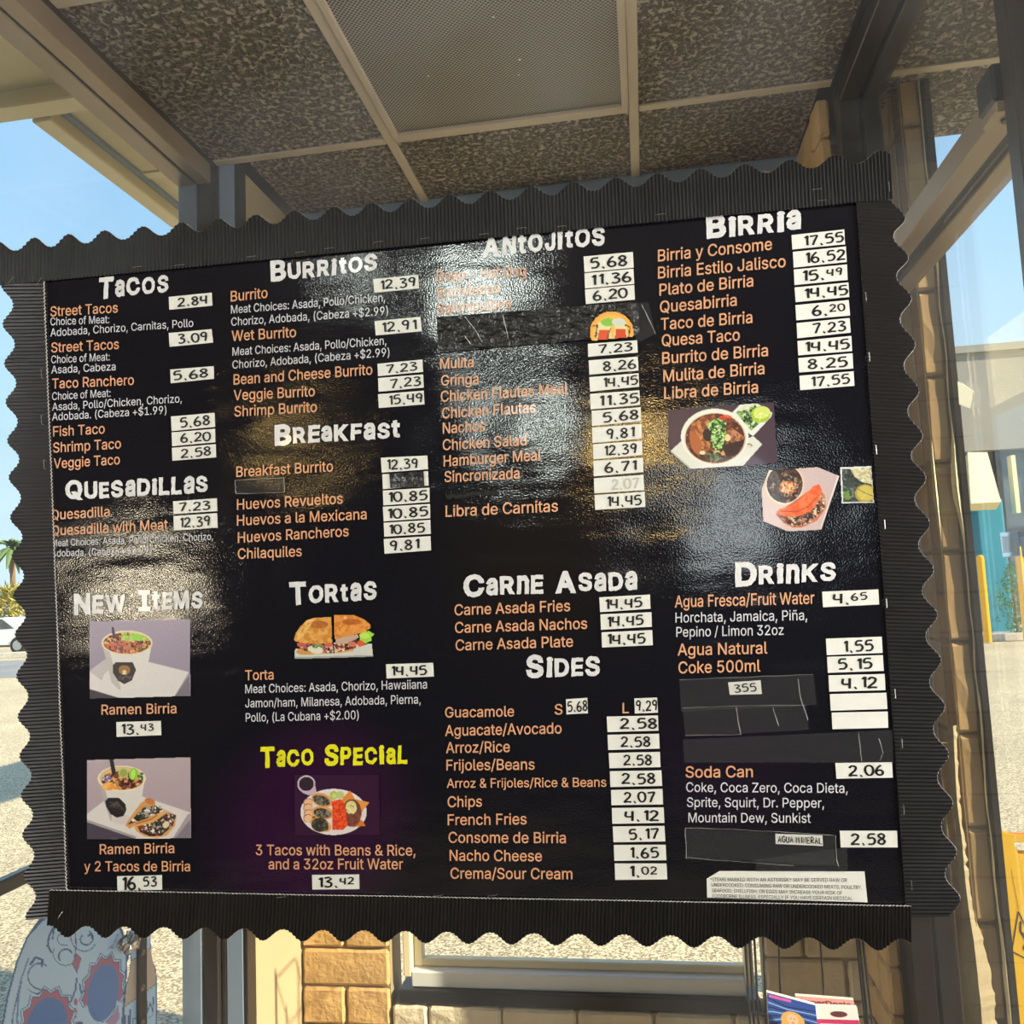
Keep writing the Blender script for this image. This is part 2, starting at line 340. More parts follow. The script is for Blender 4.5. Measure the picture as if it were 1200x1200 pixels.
# ------------------------------------------------------------------ raster canvases (flat prints)
class Canvas:
    def __init__(s, x0, y0, x1, y1, ppu, bg, mask=True):
        s.x0, s.y0, s.x1, s.y1 = x0, y0, x1, y1; s.nx = max(2, int((x1 - x0) * ppu) + 1); s.ny = max(2, int((y1 - y0) * ppu) + 1)
        s.X, s.Y = np.meshgrid(np.linspace(x0, x1, s.nx), np.linspace(y0, y1, s.ny))
        s.C = np.zeros((s.ny, s.nx, 3)); s.C[:] = srgb(*bg)[:3]; s.m = np.full((s.ny, s.nx), mask)
    def put(s, k, col):
        s.C[k] = srgb(*col)[:3]; s.m |= k
        return k
    def ell(s, cx, cy, rx, ry, col=None, rot=0):
        c, q = math.cos(math.radians(rot)), math.sin(math.radians(rot)); dx, dy = s.X - cx, s.Y - cy
        k = ((dx * c + dy * q) / rx) ** 2 + ((-dx * q + dy * c) / ry) ** 2 < 1
        return s.put(k, col) if col else k
    def poly(s, pts, col=None):
        k = np.zeros(s.X.shape, bool); n = len(pts)
        for i in range(n):
            (xa, ya), (xb, yb) = pts[i], pts[(i + 1) % n]
            if ya == yb: continue
            c = ((ya > s.Y) != (yb > s.Y)) & (s.X < (xb - xa) * (s.Y - ya) / (yb - ya) + xa); k ^= c
        return s.put(k, col) if col else k
    def line(s, pts, w, col):
        k = np.zeros(s.X.shape, bool)
        for (xa, ya), (xb, yb) in zip(pts[:-1], pts[1:]):
            dx, dy = xb - xa, yb - ya; L = dx * dx + dy * dy + 1e-9
            t = np.clip(((s.X - xa) * dx + (s.Y - ya) * dy) / L, 0, 1)
            k |= (s.X - xa - t * dx) ** 2 + (s.Y - ya - t * dy) ** 2 < (w / 2) ** 2
        return s.put(k, col)
    def specks(s, k, cols, n, r, el=1.8):
        idx = np.argwhere(k)
        if len(idx) == 0: return
        for i in range(n):
            a, b = idx[RNG.integers(len(idx))]; c = cols[RNG.integers(len(cols))]; rr = r * RNG.uniform(.5, 1.3)
            q = s.ell(s.X[a, b], s.Y[a, b], rr * el, rr, None, RNG.uniform(0, 180)) & k
            s.C[q] = srgb(*c)[:3]
    def shade(s, k, amt=.12):
        f = 1 + amt * (RNG.random(s.X.shape) - .5) * 2
        s.C[k] *= f[k][:, None]
    def build(s, name, fn, mat, parent, clip=None):
        """fn maps canvas coordinates to a world point"""
        vs = [fn(a, b) for a, b in zip(s.X.ravel(), s.Y.ravel())]; fs = []
        mk_ = s.m if clip is None else (s.m & clip)
        nx = s.nx
        q = mk_[:-1, :-1] & mk_[1:, :-1] & mk_[:-1, 1:] & mk_[1:, 1:]
        for j, i in np.argwhere(q):
            a = int(j * nx + i); fs.append((a, a + nx, a + nx + 1, a + 1))
        used = sorted({v for f in fs for v in f}); mp = {v: k for k, v in enumerate(used)}
        me = bpy.data.meshes.new(name); me.from_pydata([tuple(vs[v]) for v in used], [], [tuple(mp[v] for v in f) for f in fs])
        ca = me.color_attributes.new('Col', 'FLOAT_COLOR', 'POINT'); C = s.C.reshape(-1, 3)[used]
        ca.data.foreach_set('color', np.hstack([C, np.ones((len(used), 1))]).astype(np.float32).ravel())
        me.materials.append(mat)
        return link(name, me, parent)

# ------------------------------------------------------------------ structure: rooms
H = 2.703                       # ceiling height
XL0, XLG, XL1 = -1.06, -1.10, -1.153      # left frame: inner edge, glass, outer edge
XR0, XRG, XR1 = .507, .554, .600          # right frame
YC, YB = 1.948, 2.285           # end of the side frames, back wall
YG = 1.112                      # front glass

gr = empty('pavement', (0, 0, 0), kind='structure')
mk('asphalt', [(-90, -12, -.02), (60, -12, -.02), (60, 110, -.02), (-90, 110, -.02)], [(0, 1, 2, 3)], MT['ground'], gr)
mk('road_lane', [(-90, 19, -.012), (-8, 19, -.012), (-8, 26, -.012), (-90, 26, -.012)], [(0, 1, 2, 3)], MT['road'], gr)
box('kerb', (-90, 27.5, -.01), (-9, 28.4, .16), MT['walk'], gr)
box('kerb', (6.5, 20.6, -.01), (14, 23.5, .14), MT['walk'], gr)
fl = empty('floor', (0, 0, 0), kind='structure')
for i in range(-8, 8):
    for j in range(-8, 6):
        x0, y0 = i * .45, j * .45
        if x0 < -2.3 or x0 > 1.0 or (y0 >= .95 and (x0 < -1.2 or x0 > .55)) or y0 > 2.2: continue
        box('floor_tile', (x0 + .002, y0 + .002, -.015), (x0 + .448, min(y0 + .448, 2.29), 0), MT['floor'], fl)
mk('grout', [(-2.3, -3.6, -.004), (1.3, -3.6, -.004), (1.3, 1.1, -.004), (-2.3, 1.1, -.004), (-1.2, 1.1, -.004), (.62, 1.1, -.004), (.62, 2.4, -.004), (-1.2, 2.4, -.004)],
   [(0, 1, 2, 3), (4, 5, 6, 7)], MT['mortar'], fl)

# ceiling of the glazed bay: tiles, bars, return grille
ce = empty('ceiling', (0, 0, H), kind='structure')
XB = [-1.06, -.5725, .0375, .507]; YBARS = [.74, 1.34, YC, YB]
for i in range(3):
    for j in range(3):
        if i == 1 and j == 1: continue
        a0, a1 = XB[i] + .006, XB[i + 1] - .006
        if j == 2: a0 = max(a0, -.963); a1 = min(a1, .47)
        box('ceiling_tile', (a0, max(YBARS[j], YG) + .006, H), (a1, YBARS[j + 1] - .006, H + .018), MT['tile'], ce)
for x in XB[1:3]: box('ceiling_bar', (x - .012, YG, H - .006), (x + .012, YB, H + .02), MT['tbar'], ce, .0015)
for y in (1.34, YC):
    for i in range(3): box('ceiling_bar', (XB[i] + .0125, y - .012, H - .005), (XB[i + 1] - .0125, y + .012, H + .02), MT['tbar'], ce, .0015)
box('wall_angle', (.494, YG, H - .008), (.507, YC, H + .01), MT['black'], ce)
box('wall_angle', (-1.06, YG, H - .004), (-1.05, YC, H + .01), MT['dark_frame'], ce)
box('sun_block_roof', (-1.2, 1.0, H + .03), (.66, 2.45, H + .16), MT['room'], ce)  # unseen roof box, put above the ceiling to block the sun
gl = empty('air_return_grille', (-.2675, 1.644, H), 'square perforated metal air return grille set in the ceiling grid', 'grille')
x0, x1, y0, y1 = XB[1] + .012, XB[2] - .012, 1.352, YC - .012
for lo, hi in (((x0, y0), (x0 + .017, y1)), ((x1 - .017, y0), (x1, y1)), ((x0 + .017, y0), (x1 - .017, y0 + .017)), ((x0 + .017, y1 - .017), (x1 - .017, y1))):
    box('frame', (*lo, H - .010), (*hi, H + .004), MT['tbar'], gl, .002)
box('perforated_plate', (x0 + .015, y0 + .015, H - .002), (x1 - .015, y1 - .015, H + .002), MT['perf'], gl)
dm = bmesh.new()
for px, py in ((578, 20), (502, 89), (609, 70), (608, 88)):
    q = at(px, py, 'Z', H - .0025); bmesh.ops.create_circle(dm, cap_ends=True, radius=.0035 * random.uniform(.6, 1.1), segments=7, matrix=Matrix.Translation(q))
o = bm_obj('paint_fleck', dm, MT['paper'], gl); o['kind'] = 'stuff'

# side frames ---------------------------------------------------
def frame_side(name, xi, xg, xo, zr):
    s = 1 if xi > 0 else -1
    r = empty(name, (xg, 1.5, 0), kind='structure')
    def pc(n, xa, xb, ya, yb, za, zb, m, bev=.002):
        return box(n, (min(xa, xb), ya, za), (max(xa, xb), yb, zb), m, r, bev)
    g = .004
    pc('head_frame', xi, xg - s * g, YG, YC, H - .055 if s < 0 else H - .05, H - .002, MT['bronze'] if s < 0 else MT['dark_frame'])
    pc('head_frame', xg + s * g, xo, YG, YC, H - .055, H - .002, MT['bronze'] if s < 0 else MT['dark_frame'])
    pc('head_gasket', xg - s * g, xg + s * g, YG, YC, H - .045, H - .002, MT['black'], 0)
    pc('sill_frame', xi, xo, YG, YC, 0, .10, MT['dark_frame'])
    pc('corner_post', xi, xg - s * .003, YC, YC + .05, 0, H - .002, MT['dark_frame'])
    pc('corner_post', xg + s * .003, xo, YC, YC + .05, 0, H - .002, MT['blue_frame'] if s < 0 else MT['dark_frame'])
    return r, pc
wl, pc = frame_side('window_1', XL0, XLG, XL1, 1.1)
a = at(18, 1034, 'X', XL0)
pc('middle_rail', XL0 - .002, XL0 - .02, YG + .01, YC, 1.096, 1.12, MT['dark_frame'])
box('pane', (XLG - .003, YG + .005, .1), (XLG + .003, YC, H - .045), MT['glass'], wl)
wr, pc = frame_side('window_2', XR0, XRG, XR1, 2.18)
RZ0, RZ1 = CAM_Z + .615, CAM_Z + .658
pc('transom_rail', XR0, XRG - .012, 1.16, YC, RZ0, RZ1, MT['bronze'])
pc('transom_rail', XRG + .012, .609, 1.16, YC, RZ0, RZ1, MT['bronze'])
pc('rail_groove', XRG - .012, XRG + .012, 1.16, YC, RZ0 + .012, RZ1 - .002, MT['black'], 0)
pc('near_post', XR0, XR1, 1.118, 1.151, 0, H, MT['dark_frame'])
pc('pane', XRG - .003, XRG + .003, 1.152, YC, RZ1, H - .045, MT['glass'], 0)
pc('pane', XRG - .003, XRG + .003, 1.152, YC, .1, RZ0, MT['glass'], 0)
# hinge block on the near end of the transom
hb = empty('closer_bracket', (.52, 1.16, RZ1), 'black end bracket with two screws where the transom rail meets the right post', 'bracket')
box('bracket_body', (.496, 1.1515, RZ0 + .012), (.585, 1.205, RZ1 + .022), MT['blackmetal'], hb, .004)
box('bracket_foot', (.498, 1.1525, RZ0 - .004), (.583, 1.203, RZ0 + .0115), MT['bronze'], hb, .002)
for x_, y_ in ((.520, 1.178), (.562, 1.176)):
    bm = bmesh.new(); bmesh.ops.create_cone(bm, cap_ends=True, radius1=.0065, radius2=.0065, depth=.003, segments=12, matrix=Matrix.Translation((x_, y_, RZ0 - .0055)))
    bm_obj('screw', bm, MT['blackmetal'], hb)

# front glass the board hangs on
wf = empty('window_3', (-.3, YG, 0), kind='structure')
box('pane', (XL0 - .1, YG - .003, .06), (.560, YG + .003, H), MT['glass_front'], wf)
box('sill_frame', (XL0 - .1, YG - .03, 0), (.56, YG + .03, .06), MT['dark_frame'], wf)
# the room on the viewer's side
RL, RR = -2.3, 1.3
for n, lo, hi, m_ in (('wall_front', (RL, YG - .05, 0), (XL0 - .105, YG + .05, H), 'room'), ('wall_front', (.61, YG - .09, 0), (RR + .08, YG, H), 'room'),
                      ('wall_rear', (RL - .1, -3.7, 0), (RR + .1, -3.6, H + .2), 'room'), ('wall_left', (RL - .1, -3.6, 0), (RL, YG, H + .2), 'room'),
                      ('wall_right', (RR, -3.6, 0), (RR + .08, YG, H + .2), 'room'), ('ceiling', (RL - .1, -3.7, H + .02), (RR + .08, YG - .06, H + .2), 'roomdark')):
    tag(box(n, lo, hi, MT[m_]), kind='structure')

# back wall: blocks around the window opening
wb = empty('wall_back', (-.3, YB, 0), kind='structure')
WX0, WX1, WZ0 = -.713, .215, CAM_Z - 1.008
WZL = CAM_Z - .475 * YB         # top of the blocks under the window
def brick_mesh(mat, sx, sy, sz, seed):
    rr = random.Random(seed); bm = bmesh.new(); bx(bm, (-sx / 2, -sy / 2, -sz / 2), (sx / 2, sy / 2, sz / 2), .006)
    bmesh.ops.subdivide_edges(bm, edges=[e for e in bm.edges if e.calc_length() > .05], cuts=2, use_grid_fill=True)
    for v in bm.verts: v.co += Vector((rr.uniform(-1, 1), rr.uniform(-1, 1), rr.uniform(-1, 1))) * .0016
    me = bpy.data.meshes.new('brick'); bm.to_mesh(me); bm.free(); me.materials.append(mat)
    return me
_bc = {}
def brick(x0, x1, yf, z0, z1, parent, mat='brick', depth=.10, axis='Y'):
    key = (mat, round(x1 - x0, 2), round(z1 - z0, 2), depth, axis, random.randint(0, 2))
    if key not in _bc:
        sx, sz = x1 - x0 - .007, z1 - z0 - .007
        _bc[key] = brick_mesh(MT[mat], *((sx, depth, sz) if axis == 'Y' else (depth, sx, sz)), key[-1])
    o = bpy.data.objects.new('brick', _bc[key]); COL.objects.link(o); o.parent = parent
    c = Vector(((x0 + x1) / 2, yf + depth / 2, (z0 + z1) / 2)) if axis == 'Y' else Vector((yf + depth / 2, (x0 + x1) / 2, (z0 + z1) / 2))
    o.location = c + Vector((0, 0, 0)) - wloc(parent) + (Vector((0, random.uniform(-.002, .002), 0)) if axis == 'Y' else Vector((random.uniform(-.002, .002), 0, 0)))
    return o
def courses(x0, x1, z0, z1, yf, parent, mat, h=.1, L=.3, depth=.1, axis='Y'):
    n = max(1, round((z1 - z0) / h)); hh = (z1 - z0) / n
    for k in range(n):
        xs = [x0]; x_ = x0 + (L if k % 2 else L / 2)
        while x_ < x1 - .05: xs.append(x_); x_ += L
        xs.append(x1)
        for a_, b_ in zip(xs[:-1], xs[1:]): brick(a_, b_, yf, z0 + k * hh, z0 + (k + 1) * hh, parent, mat, depth, axis)
courses(-.998, -.745, 0, H, YB, wb, 'brick', L=.25)
courses(WX0 - .03, WX1 + .02, 0, WZL - .005, YB, wb, 'brick2', L=.2)
courses(WX1 + .025, .50, 0, H, YB, wb, 'brick2', L=.2)
box('plaster_strip', (.503, YB - .05, 0), (.66, YB + .05, H), MT['plaster_pale'], wb, .01)
box('mortar_bed', (-.999, YB + .012, 0), (-.747, YB + .11, H), MT['mortar'], wb)
box('mortar_bed', (WX0 - .03, YB + .012, 0), (WX1 + .03, YB + .11, WZL - .01), MT['mortar'], wb)
box('mortar_bed', (WX1 + .027, YB + .012, 0), (.52, YB + .11, H), MT['mortar'], wb)
box('head_panel', (-.96, YB, H - .06), (.5, YB + .1, H + .02), MT['blue_frame'], wb)
# left return: plastered side face, with the slim metal panel that closes it to the corner post
box('return_panel', (-1.05, YC + .06, 0), (-1.0, YB + .02, H), MT['plaster_pale'], wb)
for xa, xb, m_ in ((-1.058, -1.046, 'dark_frame'), (-1.045, -1.002, 'blue_frame'), (-1.001, -.990, 'dark_frame')): box('corner_panel', (xa, YC + .012, 0), (xb, YC + .055, H), MT[m_], wb, .002)
# right return: sunlit blocks
courses(YC + .055, YB, 0, H, .47, wb, 'brick', L=.17, depth=.03, axis='X')

# back window
w4 = empty('window_4', (-.25, YB, 0), kind='structure')
F = MT['winframe']
def wfr(n, x0_, x1_, z0_, z1_, y0_, y1_, m, b=.003): box(n, (x0_, y0_, z0_), (x1_, y1_, z1_), m, w4, b)
wfr('outer_frame', WX0, WX0 + .022, WZ0 - .02, H - .07, YB + .02, YB + .07, F)
wfr('outer_frame', WX1 - .022, WX1, WZ0 - .02, H - .07, YB + .02, YB + .07, F)
wfr('outer_frame', WX0 + .022, WX1 - .022, WZ0 - .045, WZ0 - .004, YB + .02, YB + .07, MT['winframe2'])
wfr('inner_frame', WX0 + .022, WX0 + .048, WZ0 - .004, H - .07, YB + .05, YB + .075, F)
wfr('inner_frame', WX0 + .048, WX1 - .022, WZ0 - .002, WZ0 + .018, YB + .05, YB + .075, F)
wfr('ledge', WX0 - .012, WX1 + .01, WZL - .004, WZ0 - .046, YB + .004, YB + .09, MT['blackmetal'])
wfr('pane', WX0 + .04, WX1 - .02, WZ0 + .01, H - .07, YB + .060, YB + .064, MT['glass'], 0)

# right pilaster outside, with its caulk line and metal trim
pl = empty('trim_1', (.68, 2.05, 0), kind='structure')
courses(.652, .705, 0, 4.2, 2.0, pl, 'stucco', h=.2, L=.6, depth=.05)
courses(2.052, 2.26, 0, 4.2, .652, pl, 'brick2', h=.2, L=.21, depth=.05, axis='X')
box('mortar_bed', (.656, 2.012, 0), (.705, 2.25, 4.2), MT['mortar'], pl)
box('edge_trim', (.709, 1.99, 0), (.722, 2.2, 4.2), MT['dark_frame'], pl)
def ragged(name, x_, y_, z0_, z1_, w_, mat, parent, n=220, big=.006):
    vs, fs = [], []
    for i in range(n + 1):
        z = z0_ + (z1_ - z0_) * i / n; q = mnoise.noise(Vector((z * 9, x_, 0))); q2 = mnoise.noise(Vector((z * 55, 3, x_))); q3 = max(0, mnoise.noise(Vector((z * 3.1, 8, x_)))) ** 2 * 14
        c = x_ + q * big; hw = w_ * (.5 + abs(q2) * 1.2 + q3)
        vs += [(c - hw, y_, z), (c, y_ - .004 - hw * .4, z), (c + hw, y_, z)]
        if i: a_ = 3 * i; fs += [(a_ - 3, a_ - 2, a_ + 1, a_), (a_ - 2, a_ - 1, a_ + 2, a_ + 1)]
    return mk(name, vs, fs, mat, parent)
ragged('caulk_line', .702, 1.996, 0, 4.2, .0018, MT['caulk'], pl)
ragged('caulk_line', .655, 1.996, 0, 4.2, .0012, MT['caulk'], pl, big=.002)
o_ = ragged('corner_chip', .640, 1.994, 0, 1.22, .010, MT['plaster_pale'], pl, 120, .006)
box('foot_panel', (.600, YC + .055, 0), (.634, 2.02, 1.18), MT['stucco'], pl)

# outdoor soffits: left eave and right eave
so = empty('eave_left', (-1.6, 2.0, 3.0), kind='structure')
SZ = 3.0
box('soffit_panel', (-3.0, -.5, SZ), (-1.153, 1.97, SZ + .05), MT['soffit'], so)
box('soffit_panel', (-1.60, 2.03, SZ), (-1.153, 7.5, SZ + .05), MT['soffit'], so)
box('cross_beam', (-3.0, 1.965, SZ - .045), (-1.153, 2.035, SZ + .04), MT['soffit_trim'], so, .004)
box('fascia', (-1.66, 2.04, SZ - .05), (-1.60, 7.5, SZ + .10), MT['soffit_trim'], so, .004)
box('soffit_bead', (-1.60, 2.04, SZ - .012), (-1.578, 7.5, SZ + .01), MT['blue_frame'], so)
for y_ in (2.45, 3.1, 3.9, 4.9, 6.1): box('soffit_batten', (-1.58, y_, SZ - .006), (-1.2, y_ + .04, SZ + .01), MT['soffit_trim'], so, .002)
box('soffit_batten', (-2.3, 1.0, SZ - .006), (-2.27, 1.96, SZ + .01), MT['soffit_trim'], so, .002)
box('eave_wall', (-1.2, 1.0, H), (-1.153, 2.3, SZ + .05), MT['soffit_trim'], so)
box('house_fascia', (-1.30, 2.3, 2.60), (-1.153, 7.5, SZ), MT['soffit_trim'], so)
so2 = empty('eave_right', (.9, 1.7, H), kind='structure')
for j, (a_, b_) in enumerate(((.5, 1.34), (1.34, YC), (YC, 2.29))):
    box('soffit_tile', (.612, a_ + .012, H + .004), (1.32, b_ - .012, H + .024), MT['tile'], so2)
for y_ in (1.34, YC): box('ceiling_bar', (.612, y_ - .012, H), (1.32, y_ + .012, H + .02), MT['tbar'], so2)
box('roof_deck', (.66, .4, H + .03), (1.36, 2.3, H + .2), MT['soffit_trim'], so2)

# ------------------------------------------------------------------ THE MENU BOARD
board = empty('menu_board', BORG, 'large glossy black restaurant menu with scalloped corrugated border hanging on the glass', 'menu board')
YP = 1.100
def bp(px, py, lift=0.0):
    v = at(px, py, 'Y', YP); v.y -= lift; return v
# the printed sheet
cs = [bp(50, 326), bp(1006, 232), bp(1062, 1062), bp(72, 1052)]
nx_, ny_ = 64, 52; vs = []; fs = []
for j in range(ny_ + 1):
    for i in range(nx_ + 1):
        u, v = i / nx_, j / ny_
        p = (cs[0] * (1 - u) + cs[1] * u) * (1 - v) + (cs[3] * (1 - u) + cs[2] * u) * v
        vs.append(p)
N0 = len(vs); vs += [p + Vector((0, .003, 0)) for p in vs]
for j in range(ny_):
    for i in range(nx_):
        a_ = j * (nx_ + 1) + i; fs.append((a_, a_ + nx_ + 1, a_ + nx_ + 2, a_ + 1)); fs.append((N0 + a_, N0 + a_ + 1, N0 + a_ + nx_ + 2, N0 + a_ + nx_ + 1))
def rim(seq):
    for a_, b_ in zip(seq[:-1], seq[1:]): fs.append((a_, b_, b_ + N0, a_ + N0))
rim(list(range(nx_ + 1))); rim([nx_ + k * (nx_ + 1) for k in range(ny_ + 1)]); rim([ny_ * (nx_ + 1) + k for k in range(nx_, -1, -1)]); rim([k * (nx_ + 1) for k in range(ny_, -1, -1)])
mk('printed_sheet', vs, fs, MT['board'], board, smooth=False)

# corrugated scalloped strips
def strip(in0, in1, out0, out1, peaks, axis, amp, ridges, lift, pale_inner=False):
    """in0-in1: inner edge, out0-out1: line through the scallop peaks (photo positions on the board plane)"""
    nu = ridges * 5; nv = 9; V = []; Fs = []
    for i in range(nu + 1):
        t = i / nu
        a_ = Vector(in0).lerp(Vector(in1), t); b_ = Vector(out0).lerp(Vector(out1), t)
        s = (1 + math.cos(2 * math.pi * float(np.interp(b_[axis], peaks, range(len(peaks)))))) / 2      # 1 at a peak
        d = (b_ - a_); L = d.length; reach = 1 - (1 - s ** 1.15) * amp / L
        for k in range(nv + 1):
            w_ = k / nv * reach
            p = a_ + d * w_
            wob = .9 * mnoise.noise(Vector((p.x * .013, p.y * .013, 1.7)))
            rid = math.cos(2 * math.pi * (t * ridges + .10 * wob)) * .0012 * (1 + .3 * mnoise.noise(Vector((i * .21, 5, k * .2))))
            q = bp(p.x, p.y, lift + rid + .0010 * mnoise.noise(Vector((p.x * .01, p.y * .01, 4))))
            V.append(q)
    for i in range(nu):
        for k in range(nv):
            a_ = i * (nv + 1) + k; Fs.append((a_, a_ + 1, a_ + nv + 2, a_ + nv + 1))
    o = mk('border_strip', V, Fs, MT['corr'], board, smooth=True)
    # pale paper core showing along the cut edges
    for nm, k0, k1, m_, on in (('cut_edge', nv, nv - 1, 'corr_edge', True), ('inner_edge', 0, 1, 'corr_edge' if pale_inner else 'corr', True)):
        E = []; Ef = []
        for i in range(nu + 1):
            q = V[i * (nv + 1) + k0]; q2 = V[i * (nv + 1) + k1]; d = (q - q2); d.y = 0; d.normalize()
            E += [q.copy(), q + d * .0005 + Vector((0, .0008, 0)), q + Vector((0, .0026, 0))]
            if i: a_ = 3 * i; Ef += [(a_ - 3, a_ - 2, a_ + 1, a_), (a_ - 2, a_ - 1, a_ + 2, a_ + 1)]
        mk(nm, E, Ef, MT[m_], o)
    return o
PK_L = [335, 381, 427, 472, 517, 560, 607, 652, 698, 744, 792, 840, 886, 932, 978, 1026, 1074]
PK_R = [209, 257, 303, 350, 404, 458, 511, 560, 613, 667, 720, 773, 827, 883, 940, 997, 1052, 1108]
PK_T = [-86, -43, 0, 43.3, 83.3, 125, 170, 215, 258.3, 301.7, 346.7, 393.3, 436.7, 481.7, 528.3, 575, 623.3, 671.7, 721.7, 770, 820, 871.7, 924, 976.7, 1030, 1082]
PK_B = [38, 81.7, 126, 170, 218, 265, 310, 357, 403, 451.7, 500, 550, 600, 651.7, 704, 758, 813, 865, 918, 975, 1028, 1080]
sides = [
 strip((52.6, 325), (80.5, 1073), (3, 325), (32, 1077), PK_L, 1, 13, 178, .0032, True),
 strip((1003, 234), (1062, 1073), (1058, 238), (1126, 1073), PK_R, 1, 15.5, 185, .0032),
 strip((-60, 341.5), (1044, 235), (-60, 291), (1041, 177.5), PK_T, 0, 12.8, 255, .0058),
 strip((62, 1041.5), (1066, 1060), (58, 1096), (1066, 1112), PK_B, 0, 13.5, 235, .0058, True),
]

# ---- lettering
_tc_cache = {}
from mathutils.geometry import delaunay_2d_cdt as cdt
FONT = None
try:
    import os
    FONT = bpy.data.fonts.load(os.path.join(bpy.utils.system_resource('DATAFILES', path='fonts'), 'Inter.woff2'))
except Exception as ex: print('default font', ex)
def text_verts(s, offset=0.0, res=3):
    key = (s, offset, res)
    if key in _tc_cache: return _tc_cache[key]
    cu = bpy.data.curves.new('t', 'FONT'); cu.body = s; cu.font = FONT or cu.font; cu.size = 1.0; cu.resolution_u = res; cu.fill_mode = 'NONE'
    ob = bpy.data.objects.new('t', cu); COL.objects.link(ob)
    dg = bpy.context.evaluated_depsgraph_get(); me = ob.evaluated_get(dg).to_mesh()
    P_ = [(v.co.x, v.co.y) for v in me.vertices]; E_ = [tuple(e_.vertices) for e_ in me.edges]
    nxt = {}
    for a, b in E_: nxt.setdefault(a, []).append(b); nxt.setdefault(b, []).append(a)
    seen = set(); DE = []                      # directed outline edges, walked in vertex order
    for st in range(len(P_)):
        if st in seen or st not in nxt: continue
        prev, cur_ = None, st; cand = sorted(nxt[st]); step = st + 1 if st + 1 in cand else cand[0]
        while cur_ not in seen:
            seen.add(cur_); DE.append((cur_, step)); prev, cur_ = cur_, step
            step = [q for q in nxt[cur_] if q != prev]; step = step[0] if step else prev
    if offset:                                  # embolden: push every outline outwards
        pr, nx2 = {}, {}
        for a, b in DE: nx2[a] = b; pr[b] = a
        area = sum(P_[a][0] * P_[b][1] - P_[b][0] * P_[a][1] for a, b in DE); sg = 1 if area > 0 else -1; Q_ = list(P_)
        for i in nx2:
            if i not in pr: continue
            a, b, c_ = P_[pr[i]], P_[i], P_[nx2[i]]
            n1 = Vector((b[1] - a[1], a[0] - b[0])); n2 = Vector((c_[1] - b[1], b[0] - c_[0]))
            if n1.length < 1e-7 or n2.length < 1e-7: n = n1 + n2; k_ = 1
            else: n1.normalize(); n2.normalize(); n = n1 + n2; k_ = 1 / max(.45, n.length / 2)
            if n.length > 1e-6: n.normalize(); Q_[i] = (b[0] + n.x * offset * sg * k_, b[1] + n.y * offset * sg * k_)
        P_ = Q_
    res_ = cdt([Vector(p) for p in P_], E_, [], 1, 1e-6)
    V = [(v.x, v.y) for v in res_[0]]; T = [tuple(f) for f in res_[2]]
    if T:
        cen = np.array([[sum(V[i][0] for i in f) / len(f), sum(V[i][1] for i in f) / len(f)] for f in T])
        A = np.array([P_[a] for a, b in DE]); B = np.array([P_[b] for a, b in DE]); w_ = np.zeros(len(T), int)
        for (ax, ay), (bx_, by) in zip(A, B):
            side = (bx_ - ax) * (cen[:, 1] - ay) - (cen[:, 0] - ax) * (by - ay)
            w_ += ((ay <= cen[:, 1]) & (by > cen[:, 1]) & (side > 0)).astype(int) - ((ay > cen[:, 1]) & (by <= cen[:, 1]) & (side < 0)).astype(int)
        Fa = [f for f, q in zip(T, w_) if q != 0]
    else: Fa = []
    ob.evaluated_get(dg).to_mesh_clear(); bpy.data.objects.remove(ob); bpy.data.curves.remove(cu)
    _tc_cache[key] = (V, Fa); return V, Fa
CAP = max(v[1] for v in text_verts('H')[0])

def put_text(name, s, x0, y0, x1, y1, cap, mat, parent, lift=.0009, offset=.006, fn=bp):
    V, Fa = text_verts(s, offset)
    a0 = min(v[0] for v in V); a1 = max(v[0] for v in V)
    P0 = fn(x0, y0, lift); P1 = fn(x1, y1, lift); up = fn(x0 - .04 * cap * 0, y0 - cap, lift) - P0
    # keep strokes upright on the sheet
    W_ = [P0 + (P1 - P0) * ((v[0] - a0) / (a1 - a0)) + up * (v[1] / CAP) for v in V]
    return mk(name, W_, Fa, mat, parent)

